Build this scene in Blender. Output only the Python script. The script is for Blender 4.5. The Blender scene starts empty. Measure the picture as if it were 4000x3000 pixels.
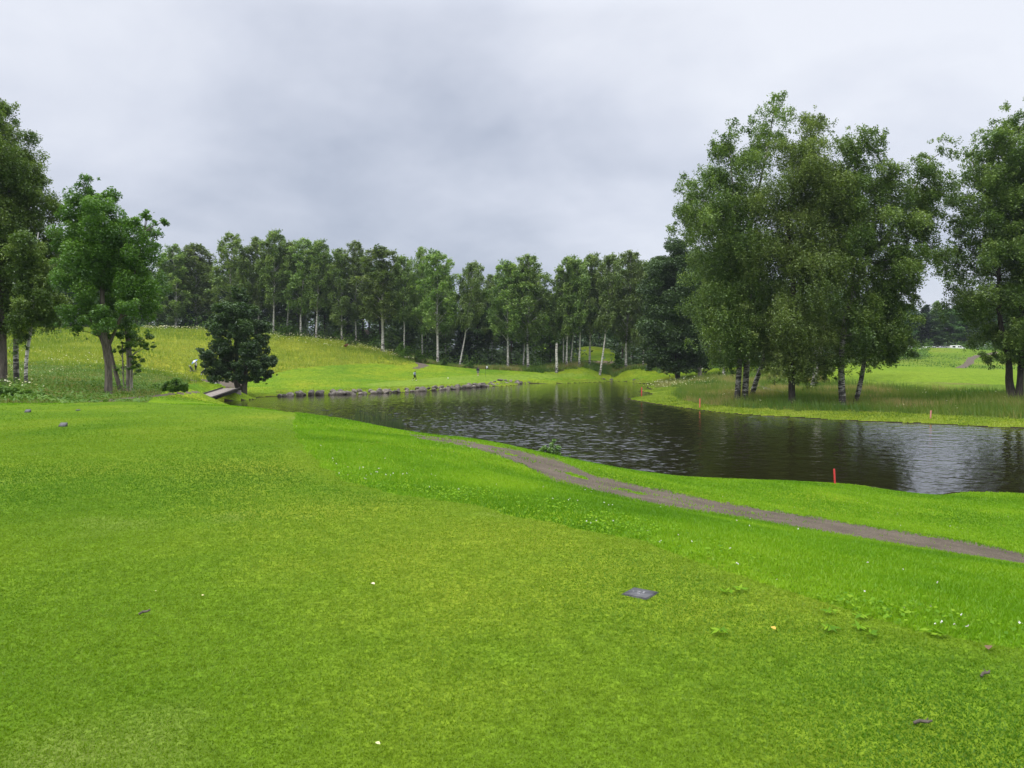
import bpy, math, random
import numpy as np
from mathutils import Vector, Matrix, Euler, Quaternion

rng = np.random.default_rng(7)
random.seed(7)
C = bpy.context.scene.collection
PI = math.pi

# ---------------------------------------------------------------- camera
F = 3005.0                       # focal length in photo pixels (photo is 4000 x 3000)
ZC = 5.1                         # eye above the water level (z = 0)
TH = math.atan(100 / F)
ct, st = math.cos(TH), math.sin(TH)

def ray(u, v):
    x = (u - 2000) / F; y = (1500 - v) / F
    return x, ct + y * st, -st + y * ct

def at(u, v, d=None, z=None):
    x, y, w = ray(u, v)
    s = d / y if d is not None else (z - ZC) / w
    return x * s, y * s, ZC + w * s

def project(X, Y, Z):
    dz = Z - ZC
    f = Y * ct - dz * st
    up = Y * st + dz * ct
    f = np.maximum(f, 1e-3)
    return 2000 + F * X / f, 1500 - F * up / f

cam = bpy.data.cameras.new('camera'); co = bpy.data.objects.new('camera', cam); C.objects.link(co)
co.location = (0, 0, ZC); co.rotation_euler = (PI / 2 - TH, 0, 0)
cam.sensor_fit = 'HORIZONTAL'; cam.sensor_width = 36; cam.lens = F / 4000 * 36
cam.clip_start = 0.1; cam.clip_end = 6000
bpy.context.scene.camera = co

# ---------------------------------------------------------------- noise helpers
def hash2(ix, iy, seed):
    h = (ix.astype(np.int64) * 374761393 + iy.astype(np.int64) * 668265263 + seed * 1442695041) & 0xffffffff
    h = ((h ^ (h >> 13)) * 1274126177) & 0xffffffff
    h = h ^ (h >> 16)
    return (h & 0xffff) / 65535.0

def vnoise(x, y, seed=0):
    ix = np.floor(x); iy = np.floor(y); fx = x - ix; fy = y - iy
    fx = fx * fx * (3 - 2 * fx); fy = fy * fy * (3 - 2 * fy)
    a = hash2(ix, iy, seed); b = hash2(ix + 1, iy, seed); c = hash2(ix, iy + 1, seed); d = hash2(ix + 1, iy + 1, seed)
    return (a * (1 - fx) + b * fx) * (1 - fy) + (c * (1 - fx) + d * fx) * fy

def fbm(x, y, seed=0, o=4):
    s = 0; a = 0.5; t = 0
    for k in range(o):
        s = s + a * vnoise(x, y, seed + k * 17); t += a; a *= 0.5; x = x * 2.03 + 11.3; y = y * 2.03 + 5.7
    return s / t

def inpoly(u, v, poly):
    r = np.zeros(u.shape, bool); n = len(poly)
    for i in range(n):
        x1, y1 = poly[i]; x2, y2 = poly[(i + 1) % n]
        if y1 == y2: continue
        c = ((y1 > v) != (y2 > v)) & (u < (x2 - x1) * (v - y1) / (y2 - y1) + x1)
        r ^= c
    return r

def sstep(a, b, x):
    t = np.clip((x - a) / (b - a), 0, 1); return t * t * (3 - 2 * t)

# ---------------------------------------------------------------- terrain heights
CP = []
def V(u, v, d): CP.append(at(u, v, d=d))
def W(u, v): CP.append(at(u, v, z=0.0))
def G(u, d, z):
    x, y, w = ray(u, 1400); s = d / y; CP.append((x * s, d, z))

for d in (1.2, 3, 5, 8, 12):                      # the tee plateau
    for u in (-1800, -600, 300, 1000): G(u, d, 3.5 - 0.009 * d)
for d in (1.2, 3, 4.5): G(2000, d, 3.5 - 0.009 * d); G(3200, d, 3.48 - 0.009 * d); G(4200, d, 3.4)
for u in (-1500, -500, 200, 600): G(u, 18, 3.34); G(u, 25, 3.28)
G(950, 18, 3.33); G(900, 25, 3.27)
for u, v in ((1175, 1736), (1356, 1890), (1808, 1962), (2170, 2043), (2531, 2124), (3254, 2368), (4000, 2540)):
    d = 1.6 / ((v - 1400) / F - 0.009); V(u, v, d)
G(5200, 5, 2.9); G(5200, 9, 2.2)
for u, v, d in ((1555, 1687, 25), (1338, 1640, 27), (1157, 1614, 29), (886, 1586, 32), (700, 1578, 33.5), (460, 1568, 34.5),
                (250, 1577, 32.5), (0, 1583, 31), (-600, 1585, 31)): V(u, v, d)
for u, v, d in ((1610, 1702, 24.0), (1808, 1726, 22.3), (2000, 1768, 20.8), (2170, 1832, 19.3), (2332, 1892, 18.2), (2530, 1935, 17.4), (2820, 1990, 16.9),
                (3074, 2025, 16.5), (3435, 2080, 15.9), (3800, 2138, 15.3), (4000, 2187, 14.9), (4500, 2300, 14.2)): V(u, v, d)
for u, v, d in ((1808, 1709, 24.8), (2080, 1763, 23.7), (2224, 1793, 23.2), (2441, 1840, 22.7), (2676, 1873, 23.7), (2893, 1874, 26.3),
                (3074, 1881, 27.3), (3345, 1899, 28)): V(u, v, d)
for u, v in ((3580, 1931), (3740, 1921), (3850, 1918), (4000, 1927), (4500, 1935)): W(u, v)
G(3850, 27, .22); G(4000, 24, .5); G(3500, 23, .8)
for u, d in ((3345, 31), (3074, 31.5), (2893, 31.5), (2676, 31), (2441, 32), (2224, 34), (2080, 36), (1808, 41), (1610, 45), (1480, 48), (1400, 50), (1200, 56),
             (1000, 64), (886, 71), (800, 78)): G(u, d, 0)
for u, d, z in ((1480, 36, 1.6), (1200, 42, 1.7), (1000, 46, 2.0), (886, 50, 2.0), (1808, 32, 1.1)): G(u, d, z)
for u, d, z in ((1500, 75, -1.2), (2000, 60, -1.2), (2000, 100, -1.2), (2000, 130, -1), (2300, 140, -.8), (2300, 70, -1.2), (2600, 50, -1.2), (3000, 45, -1.2),
                (3500, 42, -1), (4000, 42, -1), (1200, 80, -.9), (1000, 84, -.5), (2350, 115, -.8), (1700, 100, -1.2), (2350, 158, -.6), (2250, 110, -1), (2400, 80, -1)): G(u, d, z)
SHORE = [(760, 1583), (900, 1566), (1000, 1557), (1090, 1549), (1200, 1544), (1400, 1540), (1600, 1531), (1760, 1521), (1900, 1510), (2050, 1498), (2200, 1490), (2400, 1487), (2500, 1491)]
for u, v in SHORE: W(u, v)
W(2536, 1499)
for u, v in ((2490, 1528), (2448, 1558), (2500, 1570), (2600, 1585), (2735, 1603), (2900, 1620), (3100, 1632), (3300, 1643), (3500, 1652), (3700, 1660), (4000, 1675)): W(u, v)
# left bank, path and wild ground behind the tee
for u, v, d in ((100, 1510, 54), (430, 1538, 48), (620, 1533, 54), (380, 1567, 40), (600, 1546, 60), (770, 1531, 76), (905, 1514, 95), (700, 1568, 70), (860, 1545, 92), (941, 1541, 101),
                (150, 1480, 70), (150, 1440, 90), (300, 1400, 115), (200, 1350, 140), (200, 1312, 158), (150, 1303, 165), (300, 1301, 166), (200, 1290, 180), (250, 1284, 195),
                (600, 1455, 102), (600, 1400, 130), (600, 1340, 155), (600, 1300, 172), (600, 1286, 184), (780, 1486, 128), (760, 1400, 140), (830, 1340, 160), (830, 1291, 186), (1050, 1304, 187), (1200, 1320, 187), (1400, 1346, 186), (1560, 1390, 180),
                (1640, 1413, 176), (1100, 1470, 133), (1100, 1400, 158), (1100, 1350, 172), (1300, 1431, 150), (1300, 1400, 160), (1300, 1365, 173), (1500, 1428, 156), (1500, 1400, 166),
                (1250, 1439, 143), (1400, 1458, 146), (1400, 1425, 158), (1200, 1490, 125), (1200, 1520, 113), (1080, 1520, 112), (1450, 1500, 126), (1620, 1487, 138), (1750, 1475, 146),
                (1900, 1472, 149), (1560, 1450, 152), (1720, 1428, 161), (1750, 1455, 153), (1850, 1448, 159), (1900, 1458, 158), (2060, 1457, 163), (2280, 1432, 180), (2280, 1462, 172), (2150, 1462, 166), (2450, 1452, 176), (2560, 1470, 164)): V(u, v, d)
for u, d, z in ((200, 215, 13), (600, 215, 11.5), (830, 215, 11.5), (1050, 215, 10.5), (1200, 215, 10), (1720, 172, 3.2), (1800, 185, 3.2), (2000, 185, 3.0), (2100, 200, 3), (2450, 195, 2.6), (2650, 165, 1.8), (2700, 190, 2.5),
                (3000, 190, 3.2), (2480, 240, 4), (1900, 240, 4)): G(u, d, z)
V(3640, 1358, 248); V(3585, 1367, 246); V(3640, 1385, 226); V(1435, 1312, 205); V(1435, 1285, 222); V(2320, 1408, 200); V(2320, 1353, 226); V(2150, 1352, 260)
for u, v, d in ((2600, 1522, 122), (2620, 1500, 138), (2900, 1560, 82), (2750, 1552, 92), (3090, 1575, 76), (3300, 1585, 75), (3370, 1578, 77), (2950, 1535, 95), (3180, 1510, 113),
                (3990, 1560, 75), (3640, 1615, 66), (3640, 1560, 84), (2827, 1471, 140), (3300, 1482, 117), (3600, 1491, 110), (3600, 1530, 96), (3950, 1503, 104), (3300, 1425, 165), (3700, 1437, 160), (4000, 1445, 155),
                (3500, 1402, 205), (3600, 1390, 225), (3700, 1370, 255), (3850, 1367, 262), (3990, 1375, 250), (3800, 1398, 215), (3540, 1382, 245), (3300, 1410, 200), (2980, 1510, 112)): V(u, v, d)
for u in (-1500, 600, 1300): G(u, 320, 12)
for u in (2000, 2600): G(u, 320, 5)
for u in (3300, 4000, 5500): G(u, 320, 8.5)
for u in (-1200, -4500):
    for d, z in ((31, 3.1), (60, 3.3), (120, 5.5), (180, 11)): G(u, d, z)
for u in (5200, 8500):
    for d, z in ((15, 1.3), (29, 0), (42, -1.2), (55, 0), (75, 1.1), (105, 1.6), (155, 2.8), (250, 7.5)): G(u, d, z)
CP = np.array(CP)

def polar(X, Y):
    return np.arctan2(X, Y), np.log(np.hypot(X, Y))
ca, cl = polar(CP[:, 0], CP[:, 1])
def kern(r2): return np.where(r2 > 1e-12, r2 * np.log(np.maximum(r2, 1e-12)), 0)
n = len(CP)
K = kern((ca[:, None] - ca) ** 2 + (cl[:, None] - cl) ** 2) + np.eye(n) * 2e-5
Q = np.stack([np.ones(n), ca, cl], 1)
A = np.block([[K, Q], [Q.T, np.zeros((3, 3))]])
sol = np.linalg.solve(A, np.concatenate([CP[:, 2], np.zeros(3)]))

def tps(a, l):
    sh = a.shape; a = a.ravel(); l = l.ravel(); out = np.empty(a.size)
    for i in range(0, a.size, 20000):
        s = slice(i, i + 20000)
        k = kern((a[s, None] - ca) ** 2 + (l[s, None] - cl) ** 2)
        out[s] = k @ sol[:n] + sol[n] + sol[n + 1] * a[s] + sol[n + 2] * l[s]
    return out.reshape(sh)

# coarse table of heights in (bearing, log distance), read bilinearly
TA = np.linspace(-1.25, 1.25, 321); TL = np.linspace(math.log(1.0), math.log(330), 420)
TZ = tps(*np.meshgrid(TA, TL, indexing='ij'))

def height(X, Y, detail=True):
    X = np.asarray(X, float); Y = np.asarray(Y, float)
    a, l = polar(X, Y); r = np.exp(l)
    fa = np.clip((np.clip(a, TA[0], TA[-1]) - TA[0]) / (TA[1] - TA[0]), 0, len(TA) - 1.001)
    fl = np.clip((l - TL[0]) / (TL[1] - TL[0]), 0, len(TL) - 1.001)
    i = fa.astype(int); j = fl.astype(int); fa = fa - i; fl = fl - j
    z = (TZ[i, j] * (1 - fl) + TZ[i, j + 1] * fl) * (1 - fa) + (TZ[i + 1, j] * (1 - fl) + TZ[i + 1, j + 1] * fl) * fa
    w = sstep(0.95, 1.2, np.abs(a)); z = z * (1 - w) + (3.4 + 0.02 * np.minimum(r, 300)) * w
    # the stream bed under the little bridge
    bx, by, _ = at(845, 1522, d=86)
    z = z - 1.3 * np.exp(-(((X - bx) * 0.9 + (Y - by) * 0.43) / 2.2) ** 2 - (((X - bx) * -0.43 + (Y - by) * 0.9) / 7.0) ** 2)
    if detail:
        m = sstep(0.02, 0.3, z)
        z = z + m * (fbm(X * 0.5, Y * 0.5, 3) - 0.5) * 0.10 * np.clip(r / 60, 0.25, 1.0)
    return z

def gz(X, Y): return float(height(np.array([X]), np.array([Y]))[0])
def ground(u, d):
    x, y, w = ray(u, 1450); X = x * d / y
    return X, d, gz(X, d)
def hit(u, v):
    """first place where the sight line meets the ground"""
    x, y, w = ray(u, v); d = np.exp(np.linspace(math.log(2), math.log(400), 3000))
    X = x / y * d; z = ZC + w / y * d; h = np.maximum(height(X, d), 0.0)
    k = np.argmax(h >= z)
    if h[k] < z[k]: k = 2200
    return float(X[k]), float(d[k]), float(h[k])

# ---------------------------------------------------------------- objects
def link(o, parent=None):
    C.objects.link(o)
    if parent is not None: o.parent = parent
    return o
def tag(o, label=None, cat=None, group=None, kind=None):
    if label: o['label'] = label
    if cat: o['category'] = cat
    if group: o['group'] = group
    if kind: o['kind'] = kind
    return o
def empty(name, loc, label, cat, group=None, rz=0):
    o = bpy.data.objects.new(name, None); o.location = loc; o.rotation_euler = (0, 0, rz); o.empty_display_size = 0.3
    link(o); return tag(o, label, cat, group)

class MB:
    """collects geometry for one mesh"""
    def __init__(s): s.v = []; s.t = []; s.q = []; s.ta = []; s.qa = []; s.n = 0
    def add(s, v, f, tint=0.5):
        v = np.asarray(v, float).reshape(-1, 3); f = np.asarray(f, np.int64)
        if len(f) == 0: return s
        a = np.broadcast_to(np.asarray(tint, float), (len(f),))
        (s.q if f.shape[1] == 4 else s.t).append(f + s.n); (s.qa if f.shape[1] == 4 else s.ta).append(a)
        s.v.append(v); s.n += len(v); return s
    def mesh(s, name, mat, smooth=False):
        me = bpy.data.meshes.new(name)
        v = np.concatenate(s.v); q = np.concatenate(s.q) if s.q else np.zeros((0, 4), np.int64); t = np.concatenate(s.t) if s.t else np.zeros((0, 3), np.int64)
        me.vertices.add(len(v)); me.vertices.foreach_set('co', v.astype(np.float32).ravel())
        nl = q.size + t.size; me.loops.add(nl); me.loops.foreach_set('vertex_index', np.concatenate([q.ravel(), t.ravel()]).astype(np.int32))
        tot = np.concatenate([np.full(len(q), 4), np.full(len(t), 3)]).astype(np.int32)
        me.polygons.add(len(tot)); me.polygons.foreach_set('loop_start', np.concatenate([[0], np.cumsum(tot)[:-1]]).astype(np.int32))
        try: me.polygons.foreach_set('loop_total', tot)
        except Exception: pass
        a = me.attributes.new('tint', 'FLOAT', 'FACE')
        a.data.foreach_set('value', np.concatenate([np.concatenate(s.qa) if s.qa else [], np.concatenate(s.ta) if s.ta else []]).astype(np.float32))
        me.update(calc_edges=True)
        if smooth: me.polygons.foreach_set('use_smooth', np.ones(len(tot), bool))
        if mat: me.materials.append(mat)
        return me
    def build(s, name, mat, parent=None, smooth=False):
        return link(bpy.data.objects.new(name, s.mesh(name, mat, smooth)), parent)

def box(mb, c, size, rz=0, rot=None, tint=0.5, taper=1.0):
    x, y, z = np.array(size) / 2
    p = np.array([(-x, -y, -z), (x, -y, -z), (x, y, -z), (-x, y, -z), (-x * taper, -y * taper, z), (x * taper, -y * taper, z), (x * taper, y * taper, z), (-x * taper, y * taper, z)])
    M = np.array(rot if rot is not None else Matrix.Rotation(rz, 3, 'Z'))
    mb.add(p @ M.T + np.array(c), [(0, 3, 2, 1), (4, 5, 6, 7), (0, 1, 5, 4), (1, 2, 6, 5), (2, 3, 7, 6), (3, 0, 4, 7)], tint)

def tube(mb, pts, rad, sides=8, tint=0.5, cap=True):
    P = np.asarray(pts, float); m = len(P); R = np.broadcast_to(np.asarray(rad, float), (m,))
    T = np.gradient(P, axis=0); T /= np.linalg.norm(T, axis=1)[:, None] + 1e-9
    ref = np.array([0, 0, 1.0]) if abs(T[0, 2]) < 0.9 else np.array([0, 1.0, 0])
    a = np.linspace(0, 2 * PI, sides, endpoint=False); vs = []
    for k in range(m):
        n1 = np.cross(T[k], ref); n1 /= np.linalg.norm(n1) + 1e-9; n2 = np.cross(n1, T[k])
        vs.append(P[k] + R[k] * (np.cos(a)[:, None] * n1 + np.sin(a)[:, None] * n2)); ref = np.cross(T[k], n1) * -1
        ref = n2
    vs = np.concatenate(vs); f = []
    i = np.arange(sides); j = (i + 1) % sides
    for k in range(m - 1): f.append(np.stack([k * sides + i, (k + 1) * sides + i, (k + 1) * sides + j, k * sides + j], 1))
    b = mb.n; mb.add(vs, np.concatenate(f), tint)
    if cap:
        for k, fl in ((0, 1), (m - 1, -1)):
            ring = vs[k * sides:(k + 1) * sides]; cc = ring.mean(0)
            mb.add(np.vstack([ring, cc]), [(int(x), int(y), sides) if fl > 0 else (int(y), int(x), sides) for x, y in zip(i, j)], tint)

def lathe(mb, prof, sides=16, M=None, tint=0.5):
    a = np.linspace(0, 2 * PI, sides, endpoint=False); vs = np.concatenate([np.stack([r * np.cos(a), r * np.sin(a), np.full(sides, z)], 1) for r, z in prof])
    if M is not None: vs = vs @ np.array(M.to_3x3()).T + np.array(M.translation)
    i = np.arange(sides); j = (i + 1) % sides
    f = np.concatenate([np.stack([k * sides + i, k * sides + j, (k + 1) * sides + j, (k + 1) * sides + i], 1) for k in range(len(prof) - 1)])
    mb.add(vs, f, tint)

# ---------------------------------------------------------------- materials
def mat(name):
    m = bpy.data.materials.new(name); m.use_nodes = True; nt = m.node_tree; nt.nodes.clear()
    out = nt.nodes.new('ShaderNodeOutputMaterial'); return m, nt, out
def N(nt, typ, **kw):
    nd = nt.nodes.new(typ)
    for k, v in kw.items():
        if k.startswith('in_'): nd.inputs[k[3:].replace('_', ' ')].default_value = v
        else: setattr(nd, k, v)
    return nd
def noise(nt, vec, scale, detail=3, rough=0.55, dist=0):
    nd = N(nt, 'ShaderNodeTexNoise'); nd.inputs['Scale'].default_value = scale; nd.inputs['Detail'].default_value = detail; nd.inputs['Roughness'].default_value = rough; nd.inputs['Distortion'].default_value = dist
    if vec is not None: nt.links.new(vec, nd.inputs['Vector'])
    return nd.outputs['Fac']
def ramp(nt, fac, stops, mode='LINEAR'):
    nd = N(nt, 'ShaderNodeValToRGB'); cr = nd.color_ramp; cr.interpolation = mode
    while len(cr.elements) < len(stops): cr.elements.new(0.5)
    for e, (p, c) in zip(cr.elements, stops): e.position = p; e.color = (*c, 1) if len(c) == 3 else c
    nt.links.new(fac, nd.inputs['Fac']); return nd.outputs['Color']
def mix(nt, fac, a, b, mode='MIX'):
    nd = N(nt, 'ShaderNodeMix', data_type='RGBA', blend_type=mode)
    for val, sock in ((fac, nd.inputs[0]), (a, nd.inputs[6]), (b, nd.inputs[7])):
        if isinstance(val, (int, float)): sock.default_value = val
        elif isinstance(val, tuple): sock.default_value = (*val, 1)
        else: nt.links.new(val, sock)
    return nd.outputs[2]
def math_(nt, op, a, b=None, c=None):
    nd = N(nt, 'ShaderNodeMath', operation=op)
    for val, sock in zip((a, b, c), nd.inputs):
        if val is None: continue
        if isinstance(val, (int, float)): sock.default_value = val
        else: nt.links.new(val, sock)
    return nd.outputs[0]
def mapping(nt, vec, scale=(1, 1, 1), rot=(0, 0, 0), loc=(0, 0, 0)):
    nd = N(nt, 'ShaderNodeMapping'); nd.inputs['Scale'].default_value = scale; nd.inputs['Rotation'].default_value = rot; nd.inputs['Location'].default_value = loc
    nt.links.new(vec, nd.inputs['Vector']); return nd.outputs[0]
def bump(nt, h, strength, dist):
    nd = N(nt, 'ShaderNodeBump'); nd.inputs['Strength'].default_value = strength; nd.inputs['Distance'].default_value = dist
    nt.links.new(h, nd.inputs['Height']); return nd.outputs['Normal']

def plain(name, col, rough=0.6, metal=0.0, spec=0.5, var=0.0, scale=20):
    m, nt, out = mat(name); b = N(nt, 'ShaderNodeBsdfPrincipled'); b.inputs['Roughness'].default_value = rough; b.inputs['Metallic'].default_value = metal; b.inputs['Specular IOR Level'].default_value = spec
    if var:
        tc = N(nt, 'ShaderNodeTexCoord'); f = noise(nt, tc.outputs['Object'], scale, 4)
        nt.links.new(ramp(nt, f, [(0.25, tuple(x * (1 - var) for x in col)), (0.75, tuple(min(1, x * (1 + var)) for x in col))]), b.inputs['Base Color'])
    else: b.inputs['Base Color'].default_value = (*col, 1)
    nt.links.new(b.outputs[0], out.inputs[0]); return m

def turf(name, cols, big=0.25, fine=14.0, bstr=0.5, bdist=0.04, patch=None, streak=None):
    """mown or wild ground: three greens mixed by broad and fine noise"""
    m, nt, out = mat(name); g = N(nt, 'ShaderNodeNewGeometry'); p = g.outputs['Position']
    f1 = noise(nt, p, big, 4, 0.6); f2 = noise(nt, p, fine, 5, 0.7); f3 = noise(nt, p, fine * 0.22, 4, 0.65)
    c1 = ramp(nt, f1, [(0.32, cols[0]), (0.52, cols[1]), (0.7, cols[2])])
    k = ramp(nt, f2, [(0.3, (0.45, 0.5, 0.45)), (0.5, (1, 1, 1)), (0.72, (1.55, 1.5, 1.6))])
    k2 = ramp(nt, f3, [(0.3, (0.72, 0.75, 0.7)), (0.7, (1.25, 1.22, 1.3))])
    c = mix(nt, 1.0, mix(nt, 1.0, c1, k, 'MULTIPLY'), k2, 'MULTIPLY')
    if patch:
        f4 = noise(nt, mapping(nt, p, loc=(31, 7, 0)), patch[1], 3, 0.6)
        c = mix(nt, ramp(nt, f4, [(patch[2], (0, 0, 0)), (patch[2] + 0.12, (1, 1, 1))]), c, mix(nt, 1.0, k, patch[0], 'MULTIPLY'))
    b = N(nt, 'ShaderNodeBsdfPrincipled'); b.inputs['Roughness'].default_value = 0.9; b.inputs['Specular IOR Level'].default_value = 0.03
    nt.links.new(c, b.inputs['Base Color'])
    h = math_(nt, 'ADD', f2, math_(nt, 'MULTIPLY', f3, 1.5)); nt.links.new(bump(nt, h, bstr, bdist), b.inputs['Normal'])
    nt.links.new(b.outputs[0], out.inputs[0]); return m

def leafmat(name, ca_, cb_, cc_, trans=0.3, gloss=0.06, vary=0.25):
    """leaves or blades: colour runs over the face attribute 'tint' and a little from tree to tree"""
    m, nt, out = mat(name); at_ = N(nt, 'ShaderNodeAttribute', attribute_name='tint')
    oi = N(nt, 'ShaderNodeObjectInfo')
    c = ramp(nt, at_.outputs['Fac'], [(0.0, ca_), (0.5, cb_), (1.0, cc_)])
    hs = N(nt, 'ShaderNodeHueSaturation'); nt.links.new(c, hs.inputs['Color'])
    nt.links.new(math_(nt, 'MULTIPLY_ADD', oi.outputs['Random'], vary * 2, 1 - vary), hs.inputs['Value'])
    nt.links.new(math_(nt, 'MULTIPLY_ADD', oi.outputs['Random'], vary * 0.05, 0.5 - vary * 0.015), hs.inputs['Hue'])
    c = hs.outputs[0]
    d = N(nt, 'ShaderNodeBsdfDiffuse'); t = N(nt, 'ShaderNodeBsdfTranslucent'); g = N(nt, 'ShaderNodeBsdfGlossy'); g.inputs['Roughness'].default_value = 0.45; g.inputs['Color'].default_value = (0.8, 0.85, 0.9, 1)
    nt.links.new(c, d.inputs['Color']); nt.links.new(mix(nt, 1.0, c, (1.1, 1.15, 0.6), 'MULTIPLY'), t.inputs['Color'])
    m1 = N(nt, 'ShaderNodeMixShader'); m1.inputs[0].default_value = trans; nt.links.new(d.outputs[0], m1.inputs[1]); nt.links.new(t.outputs[0], m1.inputs[2])
    m2 = N(nt, 'ShaderNodeMixShader'); m2.inputs[0].default_value = gloss; nt.links.new(m1.outputs[0], m2.inputs[1]); nt.links.new(g.outputs[0], m2.inputs[2])
    nt.links.new(m2.outputs[0], out.inputs[0]); return m

def birchbark(name, light, dark, band=0.5):
    m, nt, out = mat(name); tc = N(nt, 'ShaderNodeTexCoord'); p = tc.outputs['Object']
    f = noise(nt, mapping(nt, p, (1.6, 1.6, 6.5)), 1.0, 4, 0.65); f2 = noise(nt, p, 1.1, 3)
    s = N(nt, 'ShaderNodeSeparateXYZ'); nt.links.new(p, s.inputs[0])
    low = ramp(nt, math_(nt, 'MULTIPLY', s.outputs[2], 0.1), [(0.0, (0.12, 0.12, 0.12)), (0.28, (0, 0, 0))])
    k = math_(nt, 'ADD', f, low)
    c = ramp(nt, k, [(band, light), (band + 0.08, dark)])
    c = mix(nt, 0.5, c, ramp(nt, f2, [(0.35, (0.6, 0.58, 0.55)), (0.65, (1, 1, 1))]), 'MULTIPLY')
    b = N(nt, 'ShaderNodeBsdfPrincipled'); b.inputs['Roughness'].default_value = 0.8; nt.links.new(c, b.inputs['Base Color'])
    nt.links.new(bump(nt, f, 0.4, 0.03), b.inputs['Normal']); nt.links.new(b.outputs[0], out.inputs[0]); return m

def bark(name, a, b_):
    m, nt, out = mat(name); tc = N(nt, 'ShaderNodeTexCoord'); p = tc.outputs['Object']
    f = noise(nt, mapping(nt, p, (9, 9, 1.6)), 1.0, 5, 0.7)
    b = N(nt, 'ShaderNodeBsdfPrincipled'); b.inputs['Roughness'].default_value = 0.9; nt.links.new(ramp(nt, f, [(0.35, a), (0.65, b_)]), b.inputs['Base Color'])
    nt.links.new(bump(nt, f, 0.8, 0.05), b.inputs['Normal']); nt.links.new(b.outputs[0], out.inputs[0]); return m

M = {}
M['tee'] = turf('tee turf', ((0.07, 0.15, 0.009), (0.115, 0.2, 0.013), (0.17, 0.23, 0.018)), 0.22, 30, 0.5, 0.02, patch=((0.17, 0.23, 0.045), 0.35, 0.62))
M['rough'] = turf('rough turf', ((0.11, 0.225, 0.011), (0.145, 0.26, 0.012), (0.19, 0.275, 0.015)), 0.35, 14, 0.8, 0.05, patch=((0.19, 0.235, 0.03), 0.9, 0.66))
M['bank'] = turf('bank turf', ((0.15, 0.24, 0.018), (0.2, 0.27, 0.022), (0.25, 0.29, 0.03)), 0.5, 6, 0.9, 0.12)
M['mown'] = turf('mown turf', ((0.10, 0.20, 0.016), (0.165, 0.245, 0.016), (0.235, 0.275, 0.02)), 0.11, 5, 0.4, 0.06)
M['green'] = turf('green turf', ((0.15, 0.235, 0.026), (0.165, 0.25, 0.03), (0.18, 0.26, 0.03)), 0.12, 6, 0.1, 0.02)
M['fair'] = turf('fairway turf', ((0.135, 0.22, 0.016), (0.155, 0.24, 0.018), (0.175, 0.25, 0.02)), 0.06, 5, 0.15, 0.04)
M['far'] = turf('far slope turf', ((0.10, 0.17, 0.02), (0.13, 0.21, 0.02), (0.17, 0.22, 0.03)), 0.07, 4, 0.6, 0.1, patch=((0.17, 0.17, 0.05), 0.06, 0.6))
M['meadow'] = turf('meadow', ((0.17, 0.22, 0.02), (0.225, 0.265, 0.022), (0.27, 0.285, 0.03)), 0.11, 2.2, 1.0, 0.4, patch=((0.08, 0.17, 0.02), 0.12, 0.6))
M['wild'] = turf('wild grass ground', ((0.06, 0.12, 0.015), (0.11, 0.16, 0.025), (0.16, 0.19, 0.04)), 0.3, 3.5, 1.0, 0.25, patch=((0.16, 0.13, 0.05), 0.4, 0.6))
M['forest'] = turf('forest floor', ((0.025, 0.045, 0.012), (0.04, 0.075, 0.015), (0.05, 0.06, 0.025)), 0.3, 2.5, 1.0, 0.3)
M['bed'] = plain('pond bed', (0.03, 0.028, 0.018), 0.9)
M['earth'] = turf('bare earth', ((0.2, 0.15, 0.11), (0.26, 0.2, 0.15), (0.3, 0.24, 0.19)), 0.5, 4, 0.8, 0.2)

def gravelmat():
    m, nt, out = mat('gravel'); g = N(nt, 'ShaderNodeNewGeometry'); p = g.outputs['Position']
    f = noise(nt, p, 35, 5, 0.75); f2 = noise(nt, p, 1.3, 4); f3 = noise(nt, p, 0.5, 3)
    c = ramp(nt, f, [(0.3, (0.055, 0.044, 0.034)), (0.52, (0.14, 0.117, 0.094)), (0.7, (0.29, 0.25, 0.208))])
    c = mix(nt, 0.8, c, ramp(nt, f2, [(0.3, (0.62, 0.6, 0.58)), (0.65, (1.1, 1.08, 1.05))]), 'MULTIPLY')
    b = N(nt, 'ShaderNodeBsdfPrincipled'); b.inputs['Roughness'].default_value = 0.9; b.inputs['Specular IOR Level'].default_value = 0.08; nt.links.new(c, b.inputs['Base Color'])
    nt.links.new(bump(nt, f, 0.7, 0.02), b.inputs['Normal']); nt.links.new(b.outputs[0], out.inputs[0]); return m
M['path'] = gravelmat(); M['mud'] = turf('wet mud', ((0.025, 0.022, 0.012), (0.035, 0.03, 0.016), (0.05, 0.05, 0.02)), 0.8, 8, 0.8, 0.06)

def watermat():
    m, nt, out = mat('pond water'); g = N(nt, 'ShaderNodeNewGeometry'); p = g.outputs['Position']
    w2 = noise(nt, mapping(nt, p, (3.2, 4.0, 1), (0, 0, -0.15)), 1.0, 2, 0.4, 0.3)
    b = N(nt, 'ShaderNodeBsdfPrincipled'); b.inputs['Base Color'].default_value = (0.012, 0.009, 0.004, 1); b.inputs['Roughness'].default_value = 0.03; b.inputs['IOR'].default_value = 1.33
    nt.links.new(bump(nt, w2, 1.0, 0.015), b.inputs['Normal']); nt.links.new(b.outputs[0], out.inputs[0]); return m
M['water'] = watermat()

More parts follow.
